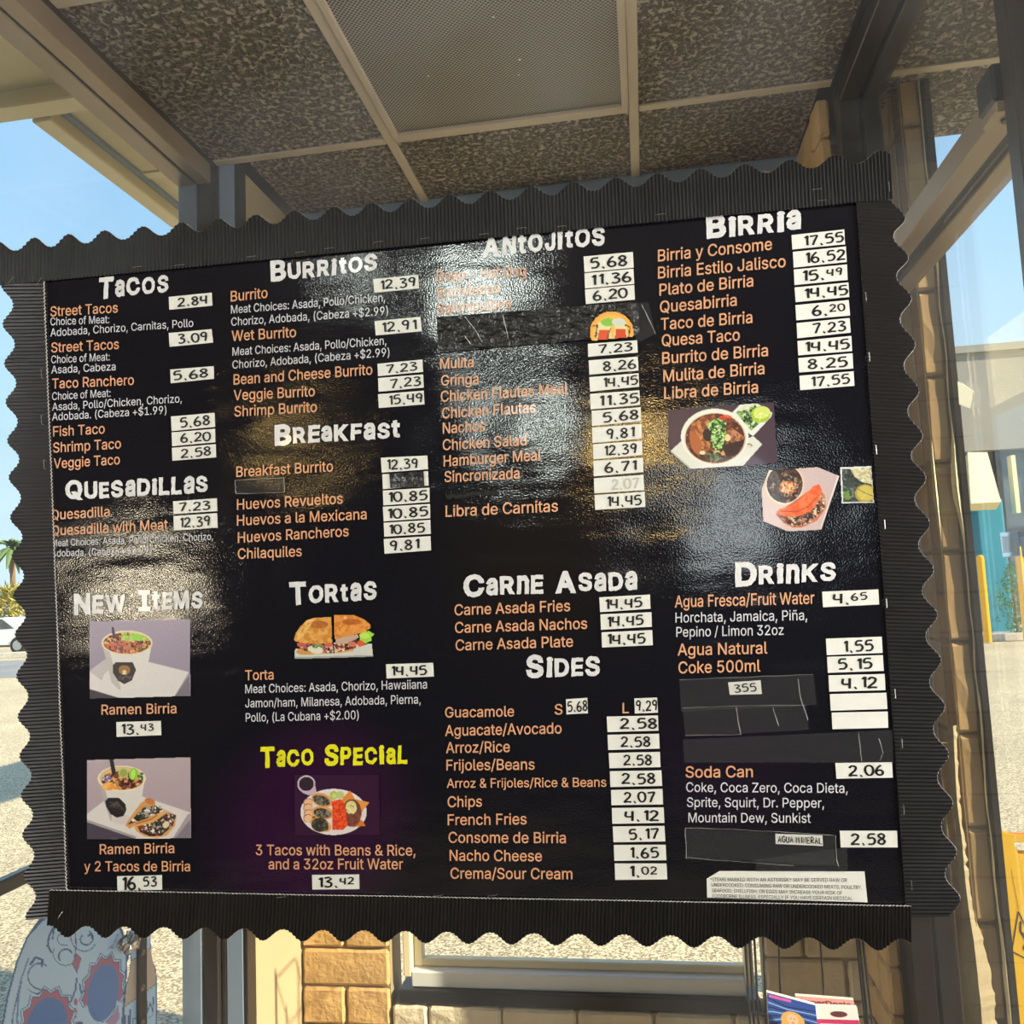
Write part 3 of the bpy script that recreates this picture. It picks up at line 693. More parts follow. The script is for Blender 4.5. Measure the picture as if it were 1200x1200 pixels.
ORANGE, WHITE = 'orange_print', 'grey_print'
LINES = [  # text, x0,y0, x1,y1, cap height, colour
 ("Street Tacos",59.5,371,138.5,366.3,11.5,1),("Choice of Meat:",59.5,381.5,128.5,378.8,9,0),("Adobada, Chorizo, Carnitas, Pollo",59.5,394.5,227,383,9,0),
 ("Street Tacos",60.5,413.3,140,409,11.5,1),("Choice of Meat:",60.5,426,129,422.5,9,0),("Asada, Cabeza",60.5,438,136,434,9,0),
 ("Taco Ranchero",61.5,455.5,157.5,451,11.5,1),("Choice of Meat:",61.5,469,130,465,9,0),("Asada, Pollo/Chicken, Chorizo,",61.5,481.5,213.5,471.5,9,0),("Adobada. (Cabeza +$1.99)",61.5,493,195.5,485,9,0),
 ("Fish Taco",62.7,511.5,123.3,508,11.5,1),("Shrimp Taco",62.7,530.5,142.3,525.5,11.5,1),("Veggie Taco",63.3,549,141,544,11.5,1),
 ("Quesadilla",60,609.3,129,605,11.5,1),("Quesadilla with Meat",60.7,627.7,197.3,620.3,11.5,1),
 ("Meat Choices: Asada, Pollo/Chicken, Chorizo,",61,640.5,250,632.5,8,0),("Adobada, (Cabeza +$2.99)",60.7,652.5,178.3,648.3,8,0),
 ("Ramen Birria",119.3,837.3,207.3,835.7,11.5,1),("Ramen Birria",117.3,1000.7,204.7,999.3,11.5,1),("y 2 Tacos de Birria",99,1020.7,223.3,1020.7,11.5,1),
 ("Burrito",270.7,353.5,314,349,12,1),("Meat Choices: Asada, Pollo/Chicken,",271,367.7,451.5,353.5,9.5,0),("Chorizo, Adobada, (Cabeza +$2.99)",271.3,382,455,369,9.5,0),
 ("Wet Burrito",271.7,400,347.3,395,12,1),("Meat Choices: Asada, Pollo/Chicken,",272.7,417,453,404,9.5,0),("Chorizo, Adobada, (Cabeza +$2.99)",272.7,432.3,456.7,417.5,9.5,0),
 ("Bean and Cheese Burrito",274,451,436.7,439,12,1),("Veggie Burrito",274,469.3,369.3,464.3,12,1),("Shrimp Burrito",275,488.3,371.7,482.7,12,1),
 ("Breakfast Burrito",277.3,559,390.7,552.3,12,1),("Huevos Revueltos",278,597.3,402,590,12,1),("Huevos a la Mexicana",278,616,430,608.3,12,1),("Huevos Rancheros",279,636,409,628.3,12,1),("Chilaquiles",279,655,354,651.7,12,1),
 ("Torta",287.7,797,321,796,11.5,1),("Meat Choices: Asada, Chorizo, Hawaiiana",287.7,812.3,500.7,806.7,10,0),("Jamon/ham, Milanesa, Adobada, Pierna,",287.7,829,493.3,824.3,10,0),("Pollo, (La Cubana +$2.00)",288.3,845.7,420.7,842.7,10,0),
 ("3 Tacos with Beans & Rice,",300,1001.7,487.3,1002.3,12,1),("and a 32oz Fruit Water",315,1018.3,472.7,1018.3,12,1),
 ("Dogo - Hot Dog",511.7,330,616.7,323.3,12,1),("Enchiladas",513,349.5,586,343.5,12,1),("Salchipulpos",513,368,599,361,12,1),
 ("Mulita",516,432.3,555,430.3,12,1),("Gringa",517,452,561,450,12,1),("Chicken Flautas Meal",516.7,471,665.7,461.7,12.5,1),("Chicken Flautas",518,490.5,628,483.5,12.5,1),
 ("Nachos",519,508.3,569,505,12.5,1),("Chicken Salad",519,527.7,617.3,521.7,12.5,1),("Hamburger Meal",520,546.7,634.3,539.3,12.5,1),("Sincronizada",521,565,609,560.7,12.5,1),("Libra de Carnitas",522.3,605.7,654,599.3,13,1),
 ("Carne Asada Fries",532.7,721,668.3,716,12.5,1),("Carne Asada Nachos",533.3,741.7,688.3,736.7,12.5,1),("Carne Asada Plate",534,762.3,671.7,757.7,12.5,1),
 ("Guacamole",521.7,840.7,602.7,839.3,12,1),("S",650,837.3,659.3,837,12,1),("L",729.5,835.7,737,835.5,12,1),("Aguacate/Avocado",521.7,862.3,658.3,859.3,12.5,1),("Arroz/Rice",522.7,882.3,597.7,881,12.5,1),
 ("Frijoles/Beans",523.3,902.7,626.7,901.7,12.5,1),("Arroz & Frijoles/Rice & Beans",523.7,923,710.7,921.7,10.5,1),("Chips",524.7,945.7,565,945,12.5,1),("French Fries",524.7,966.7,617.3,965.7,12.5,1),
 ("Consome de Birria",525.7,987.3,663.3,987.7,12.5,1),("Nacho Cheese",527,1008.3,635.3,1009,12.5,1),("Crema/Sour Cream",528,1029.3,671,1030,12.5,1),
 ("Birria y Consome",771,306.7,904.7,292.7,13.5,1),("Birria Estilo Jalisco",771,326.7,920.7,313,13.5,1),("Plato de Birria",772.7,346.7,882.7,335.7,13.5,1),("Quesabirria",773.3,366.7,863.3,358.3,13.5,1),
 ("Taco de Birria",774.3,386.7,881.7,378.5,13.5,1),("Quesa Taco",775.5,406,867,399,13.5,1),("Burrito de Birria",776,426.7,900,417.3,13.5,1),("Mulita de Birria",777.3,447.7,895.7,438.3,13.5,1),("Libra de Birria",778.3,467.7,888.3,460.2,13.5,1),
 ("Agua Fresca/Fruit Water",790.7,711.7,954.3,707.3,13.5,1),("Horchata, Jamaica, Pi\u00f1a,",791.5,729.5,946,726.5,11.5,0),("Pepino / Limon 32oz",792.5,746.3,918.3,743.8,11.5,0),
 ("Agua Natural",794,768,899.3,765.7,13.5,1),("Coke 500ml",795,789,891,786.7,13.5,1),("Soda Can",803.3,911,882.3,910.5,13,1),
 ("Coke, Coca Zero, Coca Dieta,",804,927.7,993.3,929,11,0),("Sprite, Squirt, Dr. Pepper,",805,945.3,965.7,946.3,11,0),("Mountain Dew, Sunkist",806.7,963.3,950,964,11,0),
]
for (s, a_, b_, c_, d_, h_, k_) in LINES:
    put_text('menu_line', s, a_, b_, c_, d_, h_, MT[ORANGE if k_ else WHITE], board, offset=.009 if k_ else .005)

def heading(words, mat):
    """words: (text, x0, y0, x1, y1, big height, small height); rough cut-out letters"""
    V, Fa = [], []
    for (s, x0, y0, x1, y1, hb_, hs) in words:
        gl_ = []; tot = 0
        for i, ch in enumerate(s):
            g = text_verts(ch, .036, 2); v = np.array(g[0]); w_ = np.ptp(v[:, 0]); hgt = v[:, 1].max() - min(0, 0)
            h_ = hb_ if i == 0 else hs * random.uniform(.93, 1.06)
            if ch == 'i': h_ *= 1.03
            wf_ = (w_ / CAP) * h_ * (1.0 if i else 1.02)
            if ch in 'iI': wf_ *= 1.25
            gl_.append((g, v[:, 0].min(), w_, v[:, 1].min(), v[:, 1].max(), h_, wf_)); tot += wf_
        gap = hs * .11; L = x1 - x0; k_ = (L - gap * (len(s) - 1)) / tot; x = x0
        for (g, mnx, w_, mny, mxy, h_, wf_) in gl_:
            ww = wf_ * k_; drop = random.uniform(-.04, .06) * h_ + (h_ - hs) * .3; tilt = random.uniform(-.03, .03)
            bm = bmesh.new(); bv = [bm.verts.new(((v[0] - mnx) / w_ * ww, (v[1] - mny) / (mxy - mny) * h_, 0)) for v in g[0]]
            for f in g[1]:
                try: bm.faces.new([bv[q] for q in f])
                except ValueError: pass
            bmesh.ops.remove_doubles(bm, verts=bm.verts, dist=1e-4)
            for _ in range(2):
                es = [e_ for e_ in bm.edges if e_.calc_length() > 2.2]
                if es: bmesh.ops.subdivide_edges(bm, edges=es, cuts=1)
            bmesh.ops.triangulate(bm, faces=bm.faces)
            bm.verts.index_update(); off = len(V)
            for v in bm.verts:
                X_ = x + v.co.x + v.co.y * tilt + random.uniform(-.42, .42); t = (X_ - x0) / L
                Y_ = y0 + (y1 - y0) * t + drop * .5 - v.co.y + random.uniform(-.42, .42)
                V.append(bp(X_, Y_, .0009))
            for f in bm.faces: Fa.append(tuple(q.index + off for q in f.verts))
            bm.free(); x += ww + gap
    mk('menu_heading', V, Fa, mat, board)
HW = MT['white_print']
heading([("TaCOS", 116, 350, 197.5, 343, 25.5, 20.5)], HW)
heading([("BURRitOS", 317.5, 330, 442, 317.5, 25, 20)], HW)
heading([("aNtOJitOS".replace('a', 'A', 1), 565.5, 302, 709, 287, 25, 22)], HW)
heading([("BiRRia", 828, 280, 938.5, 269, 28, 23)], HW)
heading([("QUESaDiLLaS", 77, 586, 243.5, 577, 24, 20)], HW)
heading([("BREaKFaSt", 322.5, 521.5, 469, 513, 25, 20)], HW)
heading([("NEW", 87, 720, 148, 717, 25, 20), ("itEMS".replace('i', 'I', 1), 163, 716, 237.5, 713, 25, 21)], HW)
heading([("TORtaS", 340, 709, 441.5, 702.5, 27, 21)], HW)
heading([("CaRnE", 543, 699, 637, 695.5, 27, 22), ("aSaDa".replace('a', 'A', 1), 651, 694.5, 747, 691, 26, 22)], HW)
heading([("SiDES", 616.5, 795, 703, 791.5, 28, 23)], HW)
heading([("DRinKS", 861.5, 686.5, 979, 681, 29, 23)], HW)
heading([("TaCO", 305.5, 899, 368, 897, 25, 20), ("SPECiaL", 380, 897, 477.5, 895, 26, 21)], MT['yellow_print'])

# ---- handwritten figures as marker strokes
ST = {
 '0': [[(.3, .98), (.08, .8), (.05, .4), (.2, .05), (.42, .05), (.56, .35), (.52, .8), (.3, .98)]],
 '1': [[(.18, .78), (.36, .98), (.34, .5), (.34, .02)]],
 '2': [[(.08, .78), (.25, .98), (.5, .85), (.45, .55), (.2, .25), (.06, .04), (.3, .07), (.58, .04)]],
 '3': [[(.08, .92), (.35, .98), (.5, .8), (.25, .55), (.5, .42), (.5, .12), (.25, .0), (.06, .1)]],
 '4': [[(.12, .95), (.08, .5), (.3, .42), (.55, .45)], [(.52, .98), (.5, .5), (.48, .02)]],
 '5': [[(.55, .96), (.18, .94), (.12, .58), (.4, .62), (.55, .35), (.4, .05), (.08, .05)]],
 '6': [[(.42, .98), (.18, .7), (.06, .3), (.22, .02), (.48, .08), (.5, .36), (.3, .5), (.1, .35)]],
 '7': [[(.06, .92), (.3, .95), (.56, .95), (.4, .5), (.24, .0)]],
 '8': [[(.5, .85), (.28, .98), (.1, .78), (.3, .55), (.52, .3), (.35, .03), (.1, .15), (.15, .38), (.42, .6), (.5, .85)]],
 '9': [[(.5, .85), (.3, .98), (.1, .78), (.2, .52), (.45, .58), (.5, .85), (.46, .45), (.38, .0)]],
 '.': [[(.1, .04), (.17, .06)]],
 'A': [[(.05, 0), (.28, .98), (.5, 0)], [(.12, .38), (.44, .38)]], 'G': [[(.5, .85), (.3, .98), (.08, .7), (.08, .25), (.3, .02), (.52, .2), (.52, .45), (.32, .45)]],
 'U': [[(.08, .98), (.08, .25), (.3, .02), (.5, .25), (.5, .98)]], 'M': [[(.05, 0), (.1, .98), (.3, .4), (.5, .98), (.56, 0)]], 'I': [[(.3, .98), (.3, 0)]],
 'N': [[(.08, 0), (.08, .98), (.5, .02), (.5, .98)]], 'E': [[(.5, .95), (.1, .95), (.1, .03), (.5, .03)], [(.1, .52), (.42, .52)]],
 'R': [[(.08, 0), (.08, .96), (.4, .95), (.48, .72), (.35, .52), (.1, .5), (.5, .02)]], 'L': [[(.1, .98), (.1, .03), (.5, .03)]],
}
ADV = {'.': .40, '1': .46, ' ': .3, 'I': .45}
def smooth_path(p, n=4):
    out = []
    for i in range(len(p) - 1):
        a, b, c, d = p[max(i - 1, 0)], p[i], p[i + 1], p[min(i + 2, len(p) - 1)]
        for k in range(n):
            t = k / n; out.append(tuple(.5 * (2 * b[q] + (c[q] - a[q]) * t + (2 * a[q] - 5 * b[q] + 4 * c[q] - d[q]) * t * t + (3 * b[q] - a[q] - 3 * c[q] + d[q]) * t ** 3) for q in (0, 1)))
    out.append(p[-1]); return out
def handwriting(s, fn, pen, mat, parent, name='handwritten_price'):
    """fn(x, y): unit strip coordinates (x runs 0..total) to world; characters 0.6 x 1"""
    V, Fa = [], []; x = 0; small = False; items = []
    for ch in s:
        if ch == '^': small = True; continue
        items.append((ch, x, .72 if small else 1.0)); x += ADV.get(ch, .68) * (.78 if small else 1)
    tot = x - .08
    for ch, xx, sc in items:
        dy = random.uniform(-.04, .04) + (1 - sc) * .95
        for path in ST.get(ch, []):
            p = smooth_path(path) if ch not in 'AMNELI' else path
            if ch == '.': p = [(.10, .0), (.16, .02), (.21, .05)]
            L = len(p); base = len(V)
            for i, q in enumerate(p):
                a, b = p[max(i - 1, 0)], p[min(i + 1, L - 1)]; dx, dy_ = b[0] - a[0], b[1] - a[1]; n_ = math.hypot(dx, dy_) + 1e-6
                nx, ny = -dy_ / n_ * pen / 2, dx / n_ * pen / 2
                if ch == '.': nx, ny = nx * 1.5, ny * 1.5
                for sg in (1, -1): V.append(fn((xx + (q[0] + nx * sg / 1) * sc) / tot, dy + (q[1] + ny * sg) * sc))
                if i: k = base + 2 * i; Fa.append((k - 2, k - 1, k + 1, k))
    return mk(name, V, Fa, mat, parent)

def sticker(q, s=None, x0=.2, x1=.9, y0=.17, y1=.83, lift=.0014, pen=.165, faint=False):
    """q: TL, TR, BR, BL photo corners on the sheet"""
    P = [bp(*c, lift) for c in q]; Q = [p + Vector((0, .0009, 0)) for p in P]
    o = mk('price_sticker', P + Q, [(0, 3, 2, 1), (4, 5, 6, 7), (0, 1, 5, 4), (1, 2, 6, 5), (2, 3, 7, 6), (3, 0, 4, 7)], MT['paper'], board)
    if s:
        def fn(u, v):
            u = x0 + (x1 - x0) * u; v = 1 - (y0 + (y1 - y0) * v)
            p = (P[0] * (1 - u) + P[1] * u) * (1 - v) + (P[3] * (1 - u) + P[2] * u) * v
            return p + Vector((0, -.0004, 0))
        handwriting(s, fn, pen, MT['faint'] if faint else MT['ink'], o)
    return o
def c3(ox, oy, *p): return [(ox + a / 3, oy + b / 3) for a, b in p]
SK = [  # crop offset, corners in the 3x crop, text, options
 (0,0,(595,1045),(745,1030),(748,1075),(597,1090),"2.84",{}),(0,0,(595,1172),(745,1158),(750,1205),(598,1220),"3.09",{}),
 (0,400,(600,100),(752,88),(753,132),(602,148),"5.68",dict(x0=.06,x1=.88)),(0,400,(603,265),(755,252),(757,301),(605,316),"5.68",{}),
 (0,400,(605,321),(757,308),(758,355),(607,369),"6.20",{}),(0,400,(606,375),(759,362),(761,408),(608,420),"2.58",{}),
 (0,400,(610,563),(763,552),(765,597),(612,607),"7.23",dict(x0=.12,x1=.85)),(0,400,(612,615),(764,604),(766,655),(613,665),"12.39",dict(x0=.12,x1=.85)),
 (0,800,(411,138),(566,134),(568,184),(412,190),"13.^43",dict(x0=.08,x1=.85)),(0,800,(414,680),(570,676),(571,727),(415,730),"16.^53",dict(x0=.08,x1=.9,y0=.05,y1=.95)),
 (400,0,(113,983),(270,967),(273,1015),(117,1030),"12.39",dict(x0=.12,x1=.95)),(400,0,(118,1130),(278,1115),(283,1165),(122,1180),"12.91",dict(x0=.12,x1=.9)),
 (400,400,(128,80),(285,65),(288,108),(130,123),"7.23",dict(x0=.18,x1=.88)),(400,400,(130,130),(288,117),(290,163),(132,178),"7.23",dict(x0=.25,x1=.95)),(400,400,(130,187),(290,174),(293,222),(133,235),"15.49",dict(x0=.2,x1=.98)),
 (400,400,(140,410),(303,402),(305,450),(143,462),"12.39",dict(x0=.1,x1=.8)),(400,400,(145,468),(305,457),(307,507),(147,520),None,{}),
 (400,400,(147,525),(310,515),(311,565),(149,577),"10.85",dict(x0=.08,x1=.96)),(400,400,(147,582),(312,572),(313,622),(150,633),"10.85",dict(x0=.06,x1=.96)),
 (400,400,(150,638),(313,628),(315,677),(152,687),"10.85",dict(x0=.08,x1=.88)),(400,400,(150,695),(314,685),(316,735),(153,747),"9.81",dict(x0=.12,x1=.75)),
 (400,400,(158,1135),(323,1130),(326,1178),(160,1185),"14.45",dict(x0=.08,x1=.86)),
 (400,0,(852,903),(1025,887),(1028,942),(855,958),"5.68",dict(x0=.12,x1=.88)),(400,0,(855,962),(1027,946),(1030,999),(857,1015),"11.36",dict(x0=.1,x1=.95)),(400,0,(857,1019),(1030,1003),(1032,1054),(860,1070),"6.20",dict(x0=.15,x1=.85)),
 (400,400,(867,10),(1040,-3),(1042,40),(868,55),"7.23",{}),(400,400,(870,68),(1042,55),(1045,103),(872,118),"8.26",dict(x0=.28,x1=.96)),(400,400,(872,127),(1045,113),(1047,160),(875,177),"14.45",dict(x0=.25,x1=.98)),
 (400,400,(875,186),(1048,173),(1050,224),(877,240),"11.35",dict(x0=.15,x1=.98)),(400,400,(880,245),(1052,233),(1053,281),(882,298),"5.68",dict(x0=.22,x1=.96)),(400,400,(882,304),(1055,292),(1056,342),(884,358),"9.81",dict(x0=.28,x1=.85)),
 (400,400,(885,363),(1057,351),(1058,400),(887,415),"12.39",dict(x0=.2,x1=.9)),(400,400,(887,421),(1060,410),(1062,460),(888,475),"6.71",dict(x0=.22,x1=.86)),(400,400,(888,482),(1062,470),(1065,523),(890,535),"2.07",dict(faint=True,x0=.35)),
 (400,400,(890,541),(1066,530),(1069,582),(893,593),"14.45",dict(x0=.22,x1=.93)),
 (400,400,(907,900),(1085,890),(1087,940),(910,952),"14.45",dict(x0=.08,x1=.84)),(400,400,(911,960),(1090,952),(1092,1003),(913,1014),"14.45",dict(x0=.1,x1=.84)),(400,400,(915,1023),(1093,1015),(1095,1068),(917,1076),"14.45",dict(x0=.08,x1=.86)),
 (400,800,(790,58),(865,53),(867,107),(792,111),"5.68",dict(x0=.05,x1=1.0,pen=.16)),(400,800,(1030,55),(1110,52),(1113,105),(1032,108),"9.29",dict(x0=.05,x1=1.0,pen=.16)),
 (400,800,(933,119),(1113,115),(1115,168),(936,173),"2.58",dict(x0=.25,x1=.98)),(400,800,(936,183),(1117,179),(1119,231),(938,236),"2.58",dict(x0=.25,x1=.83)),(400,800,(940,247),(1120,243),(1122,296),(943,300),"2.58",dict(x0=.28,x1=.84)),
 (400,800,(944,311),(1125,308),(1128,362),(946,366),"2.58",dict(x0=.22,x1=.88)),(400,800,(948,377),(1129,373),(1131,427),(950,430),"2.07",dict(x0=.24,x1=.85)),(400,800,(951,440),(1133,438),(1136,492),(953,495),"4.12",dict(x0=.24,x1=.9)),
 (400,800,(954,505),(1136,503),(1139,557),(957,560),"5.17",dict(x0=.3,x1=.88)),(400,800,(958,570),(1140,569),(1143,623),(960,625),"1.65",dict(x0=.28,x1=.86)),(400,800,(961,635),(1143,635),(1146,690),(963,692),"1.^02",dict(x0=.25,x1=.82)),
 (800,0,(382,828),(567,808),(570,860),(385,878),"17.55",dict(x0=.2,x1=.98)),(800,0,(387,887),(573,868),(576,922),(390,942),"16.52",dict(x0=.2,x1=.98)),(800,0,(390,949),(577,931),(579,985),(393,1003),"15.^49",dict(x0=.12,x1=.92)),
 (800,0,(393,1012),(582,994),(585,1045),(397,1063),"14.45",dict(x0=.14,x1=.98)),(800,0,(396,1074),(583,1056),(588,1110),(399,1127),"6.^20",dict(x0=.3,x1=.92)),(800,0,(400,1137),(586,1119),(590,1170),(403,1190),"7.23",dict(x0=.28,x1=.92)),
 (800,400,(403,0),(592,-18),(595,35),(406,50),"14.45",dict(x0=.1,x1=.96)),(800,400,(406,60),(596,43),(599,96),(409,110),"8.25",dict(x0=.16,x1=.9)),(800,400,(410,122),(600,106),(603,157),(413,172),"17.55",dict(x0=.18,x1=.92)),
 (800,400,(490,880),(687,872),(690,925),(493,935),"4.^65",dict(x0=.18,x1=.8)),(800,400,(503,1045),(699,1038),(702,1095),(506,1103),"1.55",dict(x0=.28,x1=.84)),(800,400,(507,1109),(703,1103),(706,1158),(510,1165),"5.15",dict(x0=.18,x1=.8)),
 (800,400,(512,1174),(709,1169),(712,1226),(515,1231),"4.12",dict(x0=.22,x1=.86)),(800,800,(517,40),(715,35),(719,92),(520,98),None,{}),(800,800,(523,105),(720,101),(722,158),(526,163),None,{}),
 (800,800,(536,282),(735,279),(738,333),(540,337),"2.06",dict(x0=.22,x1=.85)),(800,800,(552,520),(753,520),(755,578),(555,578),"2.58",dict(x0=.18,x1=.8)),
]
for ox, oy, a_, b_, c_, d_, s, kw in SK:
    sticker(c3(ox, oy, a_, b_, c_, d_), s, **kw)
sticker([(366, 1025), (421, 1024.5), (421.5, 1041.5), (366.5, 1042)], "13.^42", x0=.1, x1=.9)
# the covered price: black patch on its label
mk('black_patch', [bp(456.7, 555, .0022), bp(496.7, 552.5, .0022), bp(498, 571, .0022), bp(458, 572, .0022)], [(0, 3, 2, 1)], MT['blacktape'], board)
# scribbled-out dish
V = []; Fa = []
put_text('crossed_out_line', 'Jumpitas', 523, 586, 583, 580, 10, MT['scribble'], board, offset=.02)
pts = [(523 + 60 * t, 582 - 5 * t + (4.6 if i % 2 else -4.2) + random.uniform(-1, 1)) for i, t in enumerate(np.linspace(0, 1, 34))]
for i, p in enumerate(pts):
    V += [bp(p[0] - .9, p[1], .0012), bp(p[0] + .9, p[1], .0012)]
    if i: k = 2 * i; Fa.append((k - 2, k - 1, k + 1, k))
mk('marker_scribble', V, Fa, MT['scribble'], board)

# ---- small paper labels with handwriting and the notice
def label_note(q, s, **kw):
    P = [bp(*c, .0024) for c in q]
    o = mk('paper_label', P + [p + Vector((0, .0006, 0)) for p in P], [(0, 3, 2, 1), (4, 5, 6, 7), (0, 1, 5, 4), (1, 2, 6, 5), (2, 3, 7, 6), (3, 0, 4, 7)], MT['paper'], board)
    def fn(u, v, x0=kw.get('x0', .1), x1=kw.get('x1', .95)):
        u = x0 + (x1 - x0) * u; v = 1 - (.2 + .6 * v); p = (P[0] * (1 - u) + P[1] * u) * (1 - v) + (P[3] * (1 - u) + P[2] * u) * v
        return p + Vector((0, -.0004, 0))
    handwriting(s, fn, kw.get('pen', .15), MT['ink'], o, 'handwriting')
label_note([(853, 799.5), (891, 797), (892.5, 813), (855, 814)], "355", x0=.15, x1=.85)
label_note([(908.3, 976.5), (963.3, 978.3), (964, 990.7), (908.7, 988.3)], "AGUA MINERAL", x0=.05, x1=.99, pen=.17)
NP = [(828, 1029), (843, 1020), (1012.5, 1020.5), (1016, 1056.5), (828.5, 1051)]
P = [bp(*c, .0026) for c in NP]
nt_ = mk('allergy_notice', P + [p + Vector((0, .0006, 0)) for p in P], [(0, 4, 3, 2, 1)] + [(i, (i + 1) % 5, (i + 1) % 5 + 5, i + 5) for i in range(5)], MT['paper'], board)
for s, a_, b_, c_, d_ in (("*ITEMS MARKED WITH AN ASTERISK* MAY BE SERVED RAW OR", 832, 1031.7, 992, 1032.5), ("UNDERCOOKED; CONSUMING RAW OR UNDERCOOKED MEATS, POULTRY,", 833.5, 1038, 1009.5, 1041),
                          ("SEAFOOD, SHELLFISH, OR EGGS MAY INCREASE YOUR RISK OF", 834, 1044.5, 986.5, 1047.5), ("FOODBORNE ILLNESS, ESPECIALLY IF YOU HAVE CERTAIN MEDICAL", 834.5, 1051, 998.5, 1054)):
    put_text('notice_line', s, a_, b_, c_, d_, 4.2, MT['ink'], nt_, lift=.003, offset=.0)

# ---- tape
def tape(q, mat='tape', lift=.0030, n=10, crump=.0006):
    P = [bp(*c, lift) for c in q]; V, Fa = [], []
    for j in range(n + 1):
        for i in range(n * 2 + 1):
            u, v = i / (2 * n), j / n; p = (P[0] * (1 - u) + P[1] * u) * (1 - v) + (P[3] * (1 - u) + P[2] * u) * v
            V.append(p + Vector((0, -abs(random.gauss(0, crump)), 0)))
    for j in range(n):
        for i in range(2 * n): a_ = j * (2 * n + 1) + i; Fa.append((a_, a_ + 2 * n + 1, a_ + 2 * n + 2, a_ + 1))
    return mk('black_tape' if mat == 'blacktape' else 'clear_tape', V, Fa, MT[mat], board)
def crease(pts, w=.8):
    V, Fa = [], []
    for i, p in enumerate(pts):
        ww = w * random.uniform(.4, 1.2); V += [bp(p[0] - ww / 2, p[1] + ww / 4, .0042), bp(p[0] + ww / 2, p[1] - ww / 4, .0042)]
        if i: k = 2 * i; Fa.append((k - 2, k - 1, k + 1, k))
    mk('tape_crease', V, Fa, MT['tape_white'], board)
tape([(512, 372), (747, 354), (750, 393), (514, 414)], 'blacktape', .0012, 14, .0009)
tape([(735, 357), (760, 355), (768, 392), (747, 403)])
tape([(277, 563), (334, 560), (335, 576), (278, 579)])
tape([(796, 796), (953, 790), (957, 826), (798, 834)]); tape([(800, 829), (944, 825), (948, 855), (803, 863)])
tape([(800, 866), (1045, 855), (1046, 893), (802, 893)]); tape([(803, 970), (978, 977), (978, 1013), (805, 1006)]); tape([(885, 1006), (992, 992), (993, 1021), (886, 1021)])
for c in ([(796, 796), (875, 793), (952, 790)], [(935, 795), (937, 815), (946, 843)], [(800, 829), (860, 827), (944, 826)], [(862, 829), (868, 860)], [(803, 861), (868, 860)], [(905, 829), (912, 850)],
          [(1005, 858), (1009, 891)], [(1029, 865), (1034, 882), (1030, 890)], [(803, 969), (860, 971), (920, 974), (978, 978)], [(804, 1004), (870, 1009), (930, 1013)], [(978, 978), (980, 1008), (982, 1014)],
          [(803, 969), (804, 1005)], [(752, 358), (759, 372), (768, 392)], [(277, 563), (334, 560), (335, 577), (278, 579), (277, 563)], [(514, 388), (530, 381), (548, 372)], [(520, 403), (545, 394), (552, 404)], [(545, 372), (558, 388), (566, 402)], [(590, 370), (596, 398)]):
    p2 = []
    for a_, b_ in zip(c[:-1], c[1:]):
        for k in range(4): t = k / 4; p2.append((a_[0] + (b_[0] - a_[0]) * t + random.uniform(-.4, .4), a_[1] + (b_[1] - a_[1]) * t + random.uniform(-.4, .4)))
    p2.append(c[-1]); crease(p2, .6)
# staples
for (px, py, v_) in ((164, 315, 0), (213, 313, 0), (298, 303, 0), (354, 298, 0), (388, 293.5, 0), (445, 286, 0), (500, 282, 0), (568, 277, 0), (612, 270, 0), (659, 268, 0), (774, 254, 0), (956, 225, 0), (962, 238, 0), (17, 331, 2), (50, 332, 2),
                     (1013, 350, 1), (1017, 420, 1), (1025, 528, 1), (1035, 615, 1), (1037, 707, 1), (1047, 812, 1), (1055, 870, 1), (1057, 947, 1), (1066, 1035, 1), (53, 439, 1), (53, 493, 1), (56, 545, 1), (1040, 222, 1),
                     (332, 1049, 0), (515, 1047, 0), (578, 1047, 0), (75, 1070, 2)):
    d = {0: (5.2, -.6), 1: (.4, 5.2), 2: (3, -4)}[v_]; bm = bmesh.new()
    a_ = bp(px - d[0], py - d[1], .0082); b_ = bp(px + d[0], py + d[1], .0082); c_ = a_ + Vector((0, .004, 0)); d_ = b_ + Vector((0, .004, 0))
    tube(bm, [c_, a_, b_, d_], .00032, 4); bm_obj('staple', bm, MT['staple'], board)

# ---- printed food photographs
def on_board(fx, fy, sc, lift=.0010):
    return lambda a, b: bp(fx + a / sc, fy + b / sc, lift)
FOOD = [(120, 60, 30), (70, 30, 18), (190, 110, 60), (210, 150, 90), (50, 20, 16), (150, 80, 90), (90, 90, 50), (225, 170, 110)]
GREEN = [(70, 120, 50), (30, 70, 30), (140, 180, 90), (200, 215, 170), (20, 40, 25)]
DARK = [(30, 20, 18), (55, 30, 24), (60, 70, 45), (20, 25, 18), (170, 160, 150), (90, 60, 50)]
def photo(name, x0, y0, x1, y1, bg, draw, off, sc=8.0, ppu=.2, clip=None, mask=True):
    c = Canvas(x0, y0, x1, y1, ppu, bg, mask); draw(c)
    k = c.poly(clip) if clip else None
    c.shade(np.ones(c.X.shape, bool), .04)
    return c.build(name, on_board(off[0], off[1], sc), MT['vcol'], board, k)
